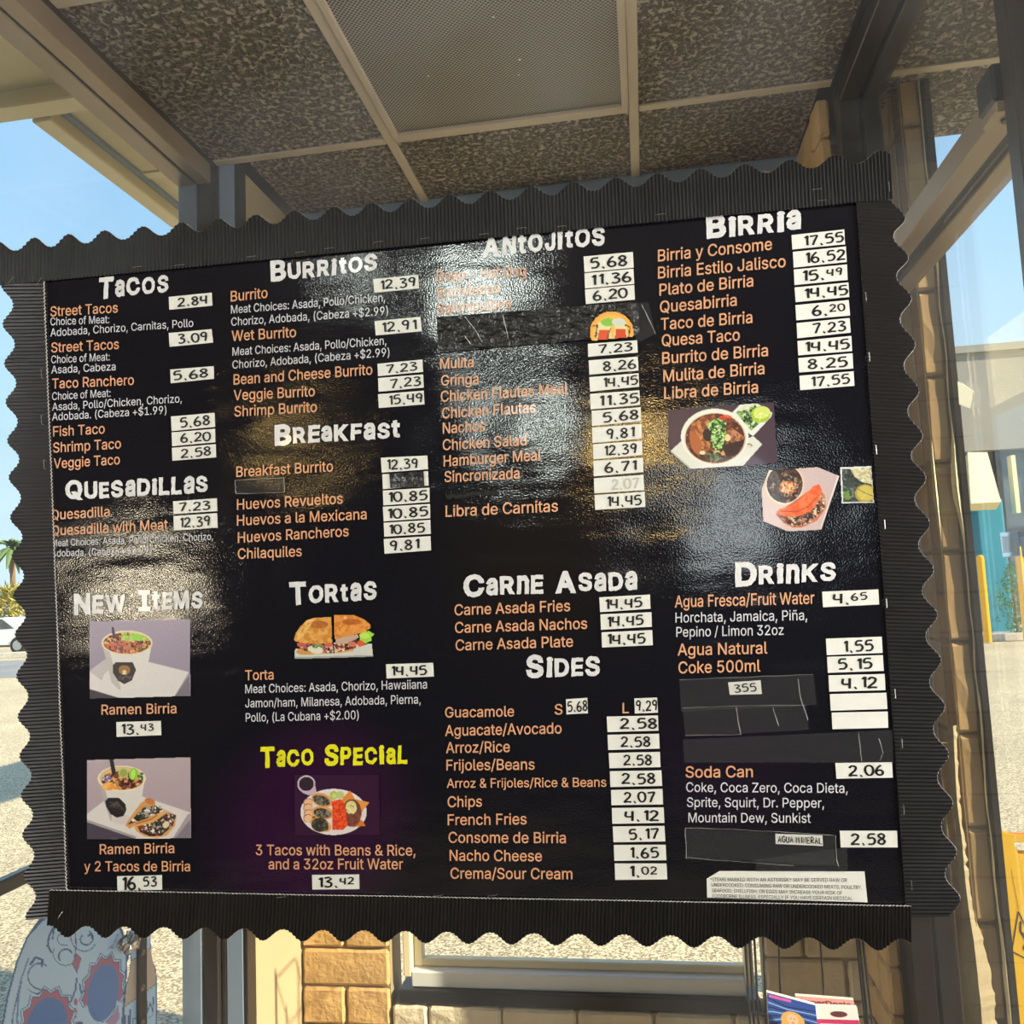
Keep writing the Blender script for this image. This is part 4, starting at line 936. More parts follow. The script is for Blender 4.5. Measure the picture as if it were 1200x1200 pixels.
def d_ramen1(c):
    g = (c.Y - 120) / 750; c.C *= (1.15 - .25 * g)[..., None]
    c.poly([(120, 610), (270, 500), (700, 530), (1055, 620), (915, 855), (430, 870), (120, 775)], (214, 210, 206))
    c.poly([(120, 610), (270, 500), (400, 520), (260, 640), (240, 700)], (188, 182, 180)); c.poly([(1055, 620), (1045, 660), (930, 850), (915, 855)], (150, 144, 146))
    c.poly([(240, 350), (710, 340), (640, 720), (570, 785), (400, 785), (330, 720)], (216, 212, 206)); c.ell(475, 700, 155, 90, (216, 212, 206)); c.poly([(240, 350), (330, 720), (400, 785), (420, 780), (300, 400)], (186, 180, 176))
    c.ell(475, 347, 238, 116, (226, 205, 168)); k = c.ell(475, 348, 222, 100, (150, 90, 50)); c.specks(k & (c.X > 0), FOOD, 300, 12); c.specks(k & (c.Y < 330) & (c.X > 420), [(150, 190, 70), (190, 200, 110)], 60, 14); c.specks(c.ell(400, 370, 120, 50), [(210, 100, 50), (90, 70, 110), (200, 120, 80)], 90, 9)
    c.ell(570, 290, 42, 30, (140, 210, 70)); c.poly([(330, 200), (350, 200), (375, 300), (340, 310)], (70, 64, 84))
    c.poly([(340, 560), (370, 530), (530, 530), (560, 600), (520, 700), (450, 735), (390, 700), (345, 630)], (46, 38, 40)); c.ell(450, 600, 55, 45, (150, 110, 60)); c.ell(450, 625, 20, 25, (222, 205, 150)); c.specks(c.ell(450, 670, 70, 30), [(90, 80, 90), (40, 36, 40)], 20, 9)
    c.poly([(120, 780), (430, 872), (120, 878)], (60, 54, 62)); c.poly([(915, 855), (1055, 660), (1070, 845)], (120, 110, 122))
def d_ramen2(c):
    g = (c.Y - 60) / 760; c.C *= (1.1 - .2 * g)[..., None]
    c.poly([(98, 590), (260, 465), (620, 425), (1068, 575), (915, 822), (560, 822), (98, 660)], (214, 208, 202)); c.poly([(98, 640), (560, 800), (560, 822), (98, 665)], (160, 152, 152)); c.poly([(98, 665), (560, 824), (100, 826)], (74, 66, 78)); c.poly([(1068, 580), (1040, 600), (900, 822), (918, 822)], (160, 152, 150))
    c.poly([(918, 826), (1068, 640), (1075, 820)], (128, 118, 128))
    c.poly([(205, 270), (645, 260), (590, 560), (500, 670), (400, 688), (320, 650), (250, 430)], (214, 208, 200)); c.poly([(205, 270), (260, 470), (320, 650), (350, 670), (270, 360)], (176, 168, 164)); c.ell(425, 640, 100, 46, (206, 198, 192))
    c.ell(425, 257, 226, 122, (232, 214, 178)); c.ell(425, 252, 208, 106, (212, 186, 140)); k = c.ell(430, 275, 195, 88, (150, 86, 46)); c.specks(k, FOOD, 320, 11); c.specks(c.ell(310, 330, 70, 40), [(230, 150, 60), (240, 180, 100)], 60, 10); c.specks(c.ell(285, 260, 45, 28), [(220, 210, 220), (110, 90, 130)], 30, 9)
    c.ell(440, 205, 45, 48, (186, 190, 110), 20); c.ell(440, 205, 34, 36, (150, 160, 80), 20); c.ell(535, 215, 42, 56, (140, 200, 50), 10); c.ell(532, 215, 20, 46, (180, 225, 110), 10); c.specks(c.ell(610, 240, 30, 40), GREEN, 20, 9)
    c.poly([(308, 75), (345, 75), (375, 215), (335, 228)], (44, 34, 40))
    c.poly([(270, 470), (300, 435), (400, 440), (460, 495), (470, 555), (440, 610), (380, 625), (320, 590), (280, 520)], (34, 30, 32)); c.line([(310, 480), (400, 500), (450, 560)], 10, (84, 72, 66)); c.specks(c.ell(365, 500, 55, 28), [(92, 80, 72)], 16, 7); c.line([(300, 515), (455, 550)], 7, (70, 62, 60))
    c.poly([(460, 690), (520, 600), (600, 490), (680, 440), (730, 470), (745, 510), (830, 550), (700, 650), (540, 700), (500, 730)], (206, 150, 84)); k = c.poly([(480, 690), (560, 600), (640, 520), (790, 510), (815, 560), (640, 640), (560, 665)], (52, 40, 34)); c.specks(k, DARK + [(220, 220, 210)], 130, 9)
    c.ell(690, 470, 50, 28, (190, 120, 60), 20)
    c.poly([(540, 700), (700, 660), (850, 560), (940, 600), (925, 700), (850, 790), (760, 815), (640, 800), (560, 750)], (214, 162, 92)); k = c.poly([(570, 705), (720, 670), (850, 580), (935, 600), (905, 700), (800, 790), (690, 800), (600, 760)], (58, 36, 34)); c.specks(k, DARK + [(230, 225, 220), (150, 70, 60)], 200, 10); c.ell(840, 690, 36, 28, (222, 206, 170), 130)
    c.line([(540, 700), (700, 655), (840, 555)], 12, (228, 160, 80)); c.line([(560, 680), (700, 640), (760, 600)], 8, (150, 60, 34))
def d_torta(c):
    c.poly([(200, 500), (215, 480), (930, 430), (942, 555), (205, 578)], (206, 208, 196)); c.poly([(200, 560), (942, 540), (942, 558), (205, 580)], (160, 164, 156))
    c.poly([(225, 480), (560, 470), (760, 460), (760, 500), (650, 520), (560, 525), (300, 540), (240, 515)], (214, 160, 90)); c.ell(300, 510, 80, 30, (208, 150, 80))
    k = c.poly([(215, 420), (560, 425), (870, 380), (890, 440), (800, 470), (560, 525), (400, 520), (300, 500), (230, 460)], (110, 50, 40)); c.specks(k, [(170, 90, 80), (70, 30, 28), (220, 190, 150), (196, 110, 100), (40, 24, 22), (230, 220, 200)], 170, 10)
    c.ell(400, 490, 72, 36, (222, 222, 196), 10); c.specks(c.ell(420, 455, 55, 25), [(120, 140, 80), (60, 40, 30)], 20, 10); c.ell(270, 442, 45, 22, (190, 90, 80)); c.ell(525, 445, 36, 22, (206, 100, 84)); c.ell(830, 430, 40, 26, (216, 90, 50)); c.ell(745, 440, 40, 25, (206, 120, 100))
    c.poly([(590, 385), (800, 345), (810, 380), (690, 430), (590, 432)], (196, 168, 148))
    k = c.poly([(195, 400), (215, 330), (260, 265), (320, 210), (400, 186), (548, 184), (556, 424), (440, 436), (300, 430), (215, 415)], (214, 148, 66)); c.specks(k, [(226, 168, 88), (204, 134, 54), (220, 156, 76)], 120, 16); c.specks(c.ell(430, 255, 90, 36), [(168, 98, 42), (182, 112, 48)], 60, 13); c.specks(c.poly([(215, 400), (230, 340), (320, 215), (400, 190), (280, 380)]), [(232, 190, 110)], 50, 8)
    k = c.poly([(570, 162), (760, 162), (860, 205), (915, 250), (918, 290), (860, 330), (770, 350), (576, 392)], (220, 140, 58)); c.specks(k, [(230, 156, 76), (208, 126, 46), (224, 146, 66)], 120, 16); c.specks(c.ell(740, 230, 90, 30), [(176, 92, 38), (190, 104, 44)], 60, 12)
    c.poly([(805, 345), (900, 310), (960, 345), (925, 375), (928, 410), (870, 432), (815, 390)], (150, 214, 70)); c.ell(860, 360, 50, 26, (196, 220, 100)); c.line([(552, 180), (562, 400), (575, 520)], 12, (20, 14, 12)); c.ell(680, 190, 16, 12, (240, 180, 150))
def d_combo(c):
    c.ell(315, 310, 85, 82, (206, 190, 202)); c.poly([(235, 320), (392, 290), (412, 390), (340, 415), (280, 390)], (196, 176, 192)); c.ell(315, 308, 70, 66, (48, 34, 46))
    c.ell(570, 570, 310, 216, (232, 222, 220)); c.ell(565, 580, 296, 200, (224, 212, 206))
    for (x, y) in ((330, 480), (330, 530), (335, 585), (330, 630)): c.ell(x, y, 44, 40, (120, 60, 50)); c.ell(x + 2, y + 2, 39, 35, (232, 184, 140))
    for (x, y, a) in ((460, 450, 20), (470, 570, 10), (450, 680, 25)):
        c.ell(x, y + 8, 104, 62, (222, 160, 90), a); k = c.ell(x - 4, y + 12, 84, 46, (70, 62, 52), a); c.specks(k, [(60, 60, 50), (110, 110, 96), (40, 34, 30), (140, 130, 110)], 90, 8)
    k = c.ell(440, 690, 78, 66, (60, 52, 46)); c.specks(k, [(60, 60, 50), (100, 104, 84), (36, 30, 28)], 80, 8); c.ell(385, 620, 20, 12, (150, 80, 40))
    c.poly([(660, 430), (725, 370), (770, 450), (905, 480), (830, 575), (815, 640), (870, 700), (750, 712), (700, 690), (650, 470)], (220, 138, 60)); c.poly([(800, 465), (905, 482), (832, 560)], (226, 150, 74)); c.poly([(830, 640), (868, 695), (760, 712)], (208, 120, 48))
    k = c.ell(740, 580, 92, 130, (120, 70, 56)); c.specks(k, [(130, 80, 64), (108, 60, 48)], 60, 12); c.specks(c.ell(735, 530, 52, 64), [(232, 220, 160), (222, 206, 130)], 90, 9)
    k = c.poly([(552, 470), (640, 450), (662, 470), (690, 600), (705, 690), (660, 740), (560, 740), (560, 600)], (226, 76, 36)); c.specks(k, [(240, 96, 50), (206, 60, 28)], 160, 8)
    c.ell(570, 415, 36, 42, (178, 190, 90)); c.ell(630, 410, 40, 36, (190, 200, 120)); c.ell(575, 420, 20, 22, (210, 214, 130))
def d_birria(c):
    c.poly([(130, 545), (230, 455), (560, 560), (900, 410), (985, 485), (805, 688), (310, 718)], (216, 216, 204)); c.poly([(130, 545), (310, 700), (310, 720), (128, 560)], (176, 178, 160)); c.ell(862, 497, 30, 20, (120, 96, 60), 10); c.ell(862, 503, 24, 14, (210, 200, 180), 10)
    c.poly([(705, 185), (790, 105), (930, 98), (1080, 190), (1070, 225), (900, 410), (840, 370)], (222, 224, 212)); k = c.poly([(740, 190), (800, 125), (920, 112), (980, 230), (960, 290), (880, 360), (830, 300)], (150, 170, 110)); c.specks(k, GREEN, 180, 10); c.specks(c.poly([(750, 180), (800, 125), (900, 112), (860, 160)]), [(222, 222, 190), (206, 210, 170)], 60, 10)
    c.ell(972, 205, 92, 78, (160, 190, 50), -10); c.ell(980, 190, 78, 58, (206, 220, 110), -10); c.line([(975, 190), (915, 240)], 5, (230, 236, 170)); c.line([(975, 190), (1040, 220)], 5, (230, 236, 170)); c.line([(975, 190), (960, 270)], 5, (230, 236, 170))
    c.ell(540, 415, 316, 262, (228, 226, 210)); c.ell(545, 432, 288, 240, (206, 190, 160)); k = c.ell(543, 430, 278, 232, (80, 26, 18)); c.specks(k, [(96, 36, 22), (60, 18, 14), (120, 56, 30), (40, 14, 12), (150, 90, 50)], 260, 13)
    k = c.poly([(300, 420), (330, 300), (430, 220), (500, 270), (490, 380), (500, 540), (440, 560), (380, 590), (320, 520)], (160, 92, 48)); c.specks(k, [(186, 116, 62), (140, 74, 36), (120, 60, 30), (200, 136, 80)], 120, 14); c.ell(470, 400, 42, 60, (44, 20, 18), -10)
    c.ell(360, 470, 50, 110, (170, 92, 44), -15); k = c.poly([(620, 380), (700, 330), (820, 420), (800, 470), (690, 460)], (168, 108, 70)); c.specks(k, [(190, 130, 90), (130, 70, 44)], 50, 10); c.ell(660, 425, 28, 34, (226, 206, 150)); c.ell(640, 555, 60, 22, (206, 160, 100), -35); c.ell(560, 560, 30, 20, (200, 180, 120))
    c.poly([(600, 500), (820, 440), (760, 560), (660, 620)], (46, 18, 16)); k = c.poly([(460, 300), (560, 240), (650, 280), (640, 400), (620, 520), (540, 540), (500, 480), (510, 380)], (90, 140, 60)); c.specks(k, [(150, 196, 100), (60, 110, 40), (190, 220, 150), (30, 60, 24)], 200, 11)
    c.specks(c.ell(530, 600, 80, 50), [(60, 80, 50), (30, 40, 26), (110, 120, 80)], 60, 10); c.specks(c.ell(640, 235, 60, 26), [(220, 110, 60), (190, 60, 30)], 26, 9); c.ell(425, 565, 26, 20, (222, 206, 160))
def d_taco(c):
    c.C *= (1.1 - .25 * (c.X - 90) / 740)[..., None]
    c.poly([(660, 970), (830, 500), (832, 465), (810, 460), (650, 950)], (226, 206, 196))
    c.ell(312, 545, 188, 200, (232, 190, 150)); c.ell(312, 545, 176, 186, (222, 214, 208)); k = c.ell(315, 540, 168, 176, (56, 26, 22)); c.specks(k, [(40, 24, 20), (70, 36, 28), (90, 60, 46), (60, 66, 44), (150, 130, 110)], 240, 11); c.specks(c.ell(350, 570, 90, 60), [(216, 140, 80), (222, 190, 140), (190, 90, 50)], 46, 12)
    k = c.poly([(230, 820), (600, 560), (690, 640), (705, 760), (620, 880), (480, 945), (400, 950), (300, 900)], (206, 104, 66)); k = c.poly([(245, 835), (560, 800), (650, 610), (690, 660), (690, 770), (560, 900), (430, 945), (320, 900)], (90, 54, 44)); c.specks(k, [(60, 34, 32), (120, 80, 60), (216, 196, 160), (180, 130, 100), (50, 28, 28)], 220, 11)
    k = c.poly([(235, 800), (270, 770), (400, 740), (500, 650), (580, 560), (640, 540), (665, 600), (640, 690), (560, 790), (430, 845), (320, 845)], (236, 100, 50)); c.specks(k, [(244, 122, 70), (230, 92, 44), (240, 110, 60)], 120, 18); c.line([(270, 790), (420, 800), (540, 750), (620, 660)], 9, (170, 66, 40))
def d_lime(c):
    k = c.poly([(850, 400), (1125, 385), (1140, 705), (865, 710)], (64, 70, 66)); c.specks(k, [(40, 50, 44), (80, 90, 84), (110, 120, 110), (50, 64, 44), (30, 36, 34)], 220, 10)
    k = c.poly([(930, 395), (1122, 388), (1130, 540), (1040, 520), (970, 470)], (190, 184, 140)); c.specks(k, [(206, 200, 150), (176, 170, 130), (222, 214, 180)], 80, 11); c.specks(c.ell(900, 640, 40, 50), [(110, 140, 60)], 20, 9)
    k = c.ell(1070, 628, 96, 84) & c.poly([(850, 400), (1140, 385), (1148, 705), (865, 712)]); c.put(k, (170, 150, 60)); k2 = c.ell(1078, 622, 84, 70) & k; c.put(k2, (196, 178, 84)); c.line([(990, 580), (1070, 625), (1140, 650)], 6, (60, 50, 24)); c.line([(1078, 625), (1030, 680)], 5, (216, 200, 120))
photo('food_photo', 120, 130, 1070, 875, (150, 140, 156), d_ramen1, (90, 710), clip=[(122, 145), (1065, 125), (1072, 845), (124, 872)])
photo('food_photo', 95, 55, 1080, 830, (172, 156, 160), d_ramen2, (90, 880), clip=[(96, 82), (1070, 56), (1078, 818), (100, 828)])
photo('food_photo', 190, 150, 970, 585, (0, 0, 0), d_torta, (320, 700), mask=False)
photo('food_photo', 200, 220, 1005, 800, (52, 20, 50), d_combo, (320, 880), clip=[(200, 225), (998, 222), (1003, 785), (206, 795)])
photo('food_photo', 95, 85, 1130, 720, (66, 46, 60), d_birria, (770, 460), clip=[(96, 165), (1096, 88), (1128, 660), (810, 690), (300, 720), (110, 560)])
photo('food_photo', 90, 375, 832, 990, (206, 184, 178), d_taco, (880, 500), clip=[(165, 408), (625, 378), (830, 462), (660, 968), (345, 985), (112, 890), (96, 590)])
photo('food_photo', 825, 365, 1158, 730, (214, 214, 210), d_lime, (880, 500), clip=[(832, 380), (1128, 368), (1155, 715), (848, 722)])
def d_beer(c):
    c.ell(930, 215, 112, 106, (240, 170, 66)); c.ell(930, 215, 92, 86, (236, 184, 84))
    c.poly([(860, 165), (925, 165), (930, 260), (850, 260)], (228, 214, 150)); c.poly([(866, 205), (915, 205), (920, 262), (856, 262)], (214, 78, 34)); c.poly([(945, 165), (1000, 165), (1012, 260), (940, 260)], (228, 214, 150)); c.poly([(950, 200), (1000, 200), (1006, 262), (944, 262)], (206, 70, 34))
    c.ell(910, 165, 34, 20, (130, 190, 70)); c.ell(965, 165, 34, 20, (206, 210, 196)); c.line([(850, 240), (858, 180), (835, 185)], 7, (40, 40, 40)); c.line([(1000, 180), (1022, 190), (1015, 240)], 7, (40, 40, 40)); c.line([(905, 250), (925, 195)], 5, (50, 50, 40))
cb = Canvas(818, 108, 1044, 262, .22, (0, 0, 0), False); d_beer(cb)
cb.build('drinks_emblem', lambda a, b: bp(500 + a / 4.286, 340 + b / 4.286, .0034), MT['vcol'], board, cb.poly([(815, 105), (1046, 105), (1046, 240), (815, 262)]))

# ------------------------------------------------------------------ decals on the left glass, and the black strap
def on_left(lift=.006):
    return lambda a, b: at(a / 6.0, 1060 + b / 6.0, 'X', XLG + lift)
LB, DB, RD, SO = (232, 242, 248), (118, 134, 162), (222, 140, 150), (134, 156, 200)
c = Canvas(-330, -40, 900, 1290, .16, LB, False)
skull = [(-60, 1280), (-20, 1000), (40, 660), (110, 400), (180, 230), (270, 100), (400, 20), (600, -20), (760, 20), (850, 130), (905, 300), (890, 600), (862, 900), (800, 1150), (700, 1280)]
c.poly([(-330, 1280), (-250, 900)] + skull, None)
c.put(c.poly(skull), DB)
ins = [(x + (18 if x < 400 else -16), y + (30 if y < 200 else 0)) for x, y in skull]; c.put(c.poly(ins), LB)
c.line([(75, 1000), (90, 780), (150, 520), (200, 380)], 8, DB); c.line([(135, 1000), (120, 800), (130, 640), (150, 540)], 14, (150, 176, 206))
def arc(cx, cy, r0, r1, a0, a1, n=16): return [(cx + (r0 + (r1 - r0) * i / n) * math.cos(math.radians(a0 + (a1 - a0) * i / n)), cy + (r0 + (r1 - r0) * i / n) * math.sin(math.radians(a0 + (a1 - a0) * i / n))) for i in range(n + 1)]
for p, w_ in ((arc(290, 490, 110, 70, 90, 300), 9), ([(215, 420), (250, 370), (300, 390), (295, 430)], 16), (arc(285, 560, 95, 40, 160, 60), 7),
              (arc(600, 240, 60, 30, -60, 220), 10), (arc(600, 240, 105, 80, 220, 30), 7), ([(620, 220), (640, 205), (650, 240)], 14),
              (arc(470, 360, 60, 40, 150, 330), 12), (arc(460, 340, 85, 90, 200, 30), 6), (arc(450, 240, 50, 40, 60, 300), 6), ([(380, 150), (345, 220), (335, 290), (360, 335)], 14), ([(385, 150), (375, 200), (370, 240)], 10),
              ([(530, 200), (535, 300), (520, 400)], 8), ([(760, 310), (800, 280), (830, 210)], 5), ([(760, 310), (820, 300), (850, 340)], 5), ([(540, 520), (530, 600), (500, 680), (465, 690)], 12), ([(560, 560), (570, 620), (610, 600)], 12)): c.line(p, w_, DB)
c.poly([(540, 345), (570, 375), (540, 470), (508, 415)], RD); c.line([(540, 345), (508, 415), (540, 480), (570, 375), (540, 345)], 5, DB)
def petals(cx, cy, rx, ry, rot, a0, a1, n):
    pts = []; c_, s_ = math.cos(math.radians(rot)), math.sin(math.radians(rot))
    for i in range(n * 2 + 1):
        a = math.radians(a0 + (a1 - a0) * i / (2 * n)); k = 1.34 if i % 2 else 1.14
        x_, y_ = math.cos(a) * rx * k, math.sin(a) * ry * k; pts.append((cx + x_ * c_ - y_ * s_, cy + x_ * s_ + y_ * c_))
    return pts
for cx, cy, rx, ry, rot in ((725, 620, 108, 205, 10), (330, 850, 140, 200, 14)):
    pp = petals(cx, cy, rx * 1.12, ry * 1.08, rot, 150, 370, 8); c.line(pp, 6, DB); pp = petals(cx, cy, rx, ry, rot, 150, 370, 8)
    c.poly(pp + [(cx, cy)], RD); c.line(pp, 6, DB); c.ell(cx, cy, rx, ry, SO, rot); c.line([(cx + rx * .9 * math.cos(math.radians(t)), cy + ry * 1.0 * math.sin(math.radians(t))) for t in range(20, 160, 10)], 5, DB)
for y_, r_ in ((685, 24), (745, 18), (790, 11), (830, 8)): c.ell(532, y_, r_ * .55, r_, RD)
c.poly([(740, 830), (800, 770), (830, 700), (842, 800), (800, 860)], (214, 170, 190)); c.ell(560, 900, 40, 80, DB); c.ell(760, 960, 60, 50, (214, 170, 190))
for i in range(9): c.poly([(300 + i * 52, 1130), (345 + i * 52, 1130), (345 + i * 52, 1240), (300 + i * 52, 1240)], (226, 234, 240)); c.line([(298 + i * 52, 1120), (298 + i * 52, 1245)], 6, DB)
sd = empty('skull_decal', at(90, 1180, 'X', XLG + .006), 'large pale blue sugar skull decal with red petalled eye sockets on the left glass', 'decal')
c.build('skull_print', on_left(), MT['vdecal'], sd)
c = Canvas(855, 150, 1115, 1290, .18, LB, False)
bot = [(885, 180), (1062, 165), (1066, 370), (1100, 450), (1108, 560), (1108, 1280), (862, 1280), (866, 620), (905, 480), (915, 380)]
c.put(c.poly(bot), DB); c.put(c.poly([(x + (10 if x < 980 else -10), y + 6) for x, y in bot]), LB)
k = c.poly([(875, 720), (905, 500), (920, 400), (1060, 300), (1092, 470), (1095, 560)]); c.put(k, (250, 206, 170)); c.line([(875, 720), (1095, 560)], 5, (190, 140, 110)); c.line([(918, 400), (1060, 300)], 5, (190, 140, 110))
c.line([(885, 240), (900, 380)], 20, (150, 160, 186))
for dx, path in ((880, [(0, 780), (0, 880), (22, 880), (22, 780)]), (915, [(0, 740), (0, 880)]), (930, [(28, 800), (4, 800), (4, 870), (28, 870)]), (1035, [(0, 680), (0, 760), (22, 690), (40, 760), (44, 650)])): c.line([(dx + a, b) for a, b in path], 8, DB)
c.line([(1040, 800), (1085, 770)], 5, (160, 170, 190))
bd = empty('bottle_decal', at(165, 1180, 'X', XLG + .006), 'pale orange banded bottle decal beside the skull, behind a black metal strap', 'decal')
c.build('bottle_print', on_left(.0055), MT['vdecal'], bd)
sk = empty('metal_strap', at(167, 1150, 'X', XLG + .02), 'narrow black vertical metal strap with round screws over the bottle decal', 'strap')
a_, b_ = at(162.5, 1150, 'X', XLG + .016), at(172.5, 1150, 'X', XLG + .016); zt = at(167, 1085, 'X', XLG + .016).z
box('strap_bar', (XLG + .010, min(a_.y, b_.y), .1), (XLG + .016, max(a_.y, b_.y), zt), MT['blackmetal'], sk, .001)
for py in (1116, 1157.5, 1199, 1240):
    q = at(168, py, 'X', XLG + .018); bm = bmesh.new()
    bmesh.ops.create_cone(bm, cap_ends=True, radius1=.0072, radius2=.005, depth=.003, segments=14, matrix=Matrix.Translation(q) @ Matrix.Rotation(math.pi / 2, 4, 'Y')); s_ = bm_obj('screw', bm, MT['bronze'], sk)
    bm = bmesh.new(); bx(bm, q + Vector((.001, -.003, -.0006)), q + Vector((.0022, .003, .0006))); bm_obj('screw_slot', bm, MT['black'], s_)
# crumpled foil tape where the strap meets the border
bm = bmesh.new(); q = at(155, 1101, 'X', XLG + .03); bmesh.ops.create_icosphere(bm, subdivisions=3, radius=.024, matrix=Matrix.Translation(q) @ Matrix.Diagonal((.5, 1.3, .8, 1)))
for v in bm.verts: v.co += (v.co - q) * mnoise.noise(v.co * 70) * .9
tag(bm_obj('foil_scrap', bm, pmat('crumpled foil', (.5, .5, .5), .12, metal=1.0), None, q), 'crumpled silvery scrap of foil tape at the top of the black strap', 'tape')

# tape scrap and notice on the right glass
TS = [(1122, 447), (1127, 449), (1141, 459), (1137, 479), (1124, 474)]
P = [at(*c_, 'X', XRG - .0045) for c_ in TS]
tag(mk('tape_scrap', P + [p + Vector((.0012, 0, 0)) for p in P], [(0, 1, 2, 3, 4), (9, 8, 7, 6, 5)] + [(i, i + 5, (i + 1) % 5 + 5, (i + 1) % 5) for i in range(5)], translucent_mat('frosted tape', srgb(235, 235, 228), .6), None, P[0]), 'small torn frosted scrap of tape stuck on the right glass', 'tape')
def notice(pts, label, hdr):
    P = [at(*c_, 'X', XRG - .0045) for c_ in pts]; r = empty('posted_notice', P[3], label, 'notice', 'notices taped to the right glass')
    mk('sheet', P + [p + Vector((.001, 0, 0)) for p in P], [(0, 1, 2, 3), (7, 6, 5, 4), (0, 4, 5, 1), (1, 5, 6, 2), (2, 6, 7, 3), (3, 7, 4, 0)], MT['notice_blue'], r)
    def q(u, v, l=.0006): p = (P[0] * (1 - u) + P[1] * u) * (1 - v) + (P[3] * (1 - u) + P[2] * u) * v; return p + Vector((-l, 0, 0))
    mk('text_area', [q(.1, .16), q(.92, .16), q(.92, .84), q(.1, .84)], [(0, 1, 2, 3)], MT['notice_paper'], r)
    V, Fa = [], []
    for k in range(11):
        v = .22 + k * .054; u1 = random.uniform(.6, .86); b0 = len(V); V += [q(.16, v, .0009), q(u1, v, .0009), q(u1, v + .018, .0009), q(.16, v + .018, .0009)]; Fa.append((b0, b0 + 1, b0 + 2, b0 + 3))
    o = mk('print_rows', V, Fa, MT['notice_blue'], r); o['kind'] = 'stuff'
notice([(1171.5, 624), (1192, 623), (1195, 651), (1175, 653)], 'pale blue bordered notice sheet posted on the right glass', True)
notice([(1195.5, 629), (1215, 628), (1218, 652), (1198, 653)], 'second notice sheet cut off by the right edge of the picture', True)

# ------------------------------------------------------------------ magazine rack at the right foot of the back wall
rk = empty('magazine_rack', (.28, 1.80, 0), 'black wire magazine rack standing in front of the pale blocks under the menu', 'rack')
def wire(px0, py0, px1, py1, y_, r_=.0022, nm='wire', parent=None):
    a = at(px0, py0, 'Y', y_); b = at(px1, py1, 'Y', y_); d = (a - b); t0 = (.03 - b.z) / d.z; t1 = (1.32 - b.z) / d.z
    bm = bmesh.new(); tube(bm, [b + d * t0, b + d * t1], r_, 6); return bm_obj(nm, bm, MT['blackmetal'], parent or rk)
for a in ((873, 1100, 879, 1200), (878, 1100, 884, 1200), (884, 1100, 889, 1200)): wire(*a, 1.76, .0026, 'upright')
for a in ((894, 1100, 898, 1200), (912, 1100, 916, 1200), (961, 1100, 968, 1200)): wire(*a, 1.88)
for a in ((1004, 1100, 1014, 1200), (1007, 1100, 1017, 1200), (1011, 1100, 1022, 1200)): wire(*a, 1.76, .0026, 'upright')
for z_ in (.06, .38, .66, 1.0, 1.3):
    for y_ in (1.76, 1.88):
        bm = bmesh.new(); p = [Vector((.165, y_, z_)), Vector((.405, y_, z_))]; tube(bm, p, .0024, 6); bm_obj('cross_wire', bm, MT['blackmetal'], rk)
    for x_ in (.165, .405):
        bm = bmesh.new(); tube(bm, [(x_, 1.76, z_), (x_, 1.88, z_)], .0024, 6); bm_obj('side_wire', bm, MT['blackmetal'], rk)
for x_ in (.17, .40):
    bm = bmesh.new(); tube(bm, [(x_, 1.70, .006), (x_, 1.95, .006)], .006, 8); bm_obj('foot', bm, MT['blackmetal'], rk)
bm = bmesh.new()
for k in range(9): x_ = .175 + k * .0275; tube(bm, [(x_, 1.765, .66), (x_, 1.875, .665)], .0018, 5)
bm_obj('shelf_grid', bm, MT['blackmetal'], rk)
def magazine(q, draw, label, y_=1.80, lean=.035):
    """q: photo corners TL TR BR BL of the cover, leaning back"""
    P = [at(*q[0], 'Y', y_ + lean), at(*q[1], 'Y', y_ + lean), at(*q[2], 'Y', y_), at(*q[3], 'Y', y_)]
    r = empty('magazine', P[3], label, 'magazine', 'magazines in the wire rack')
    cv = Canvas(0, 0, 100, 130, .9, (60, 80, 150)); draw(cv)
    P0_ = list(P)
    def fn(a, b, P=P0_): u, v = a / 100, b / 130; p = (P[0] * (1 - u) + P[1] * u) * (1 - v) + (P[3] * (1 - u) + P[2] * u) * v; return p + Vector((0, -.004, 0))
    cv.build('cover', fn, MT['vcol'], r)
    P = [p + Vector((0, .001, 0)) for p in P]; Q = [p + Vector((0, .006, 0)) for p in P]
    mk('pages', P + Q, [(0, 3, 2, 1), (4, 5, 6, 7), (0, 1, 5, 4), (1, 2, 6, 5), (2, 3, 7, 6), (3, 0, 4, 7)], MT['paper'], r)
    return r, fn
def m1(cv):
    cv.C[:] = srgb(40, 70, 150)[:3]
    for k in range(9): cv.line([(0, 10 + k * 9), (40, 20 + k * 5), (100, 16 + k * 9)], 2.2, (130, 170, 220) if k % 2 else (16, 24, 60))
    cv.ell(50, 48, 24, 20, (206, 160, 90)); cv.ell(50, 80, 34, 22, (222, 172, 140)); cv.poly([(16, 84), (50, 76), (84, 84), (94, 130), (6, 130)], (20, 20, 28)); cv.ell(50, 76, 12, 12, (226, 178, 146)); cv.ell(50, 46, 12, 13, (226, 178, 146)); cv.ell(34, 60, 8, 14, (206, 160, 90)); cv.ell(66, 60, 8, 14, (206, 160, 90))
    cv.poly([(4, 3), (50, 3), (50, 8), (4, 8)], (206, 90, 160)); cv.ell(46, 44, 1.6, 1.2, (40, 30, 30)); cv.ell(54, 44, 1.6, 1.2, (40, 30, 30)); cv.ell(50, 53, 3, 1.4, (170, 60, 60))
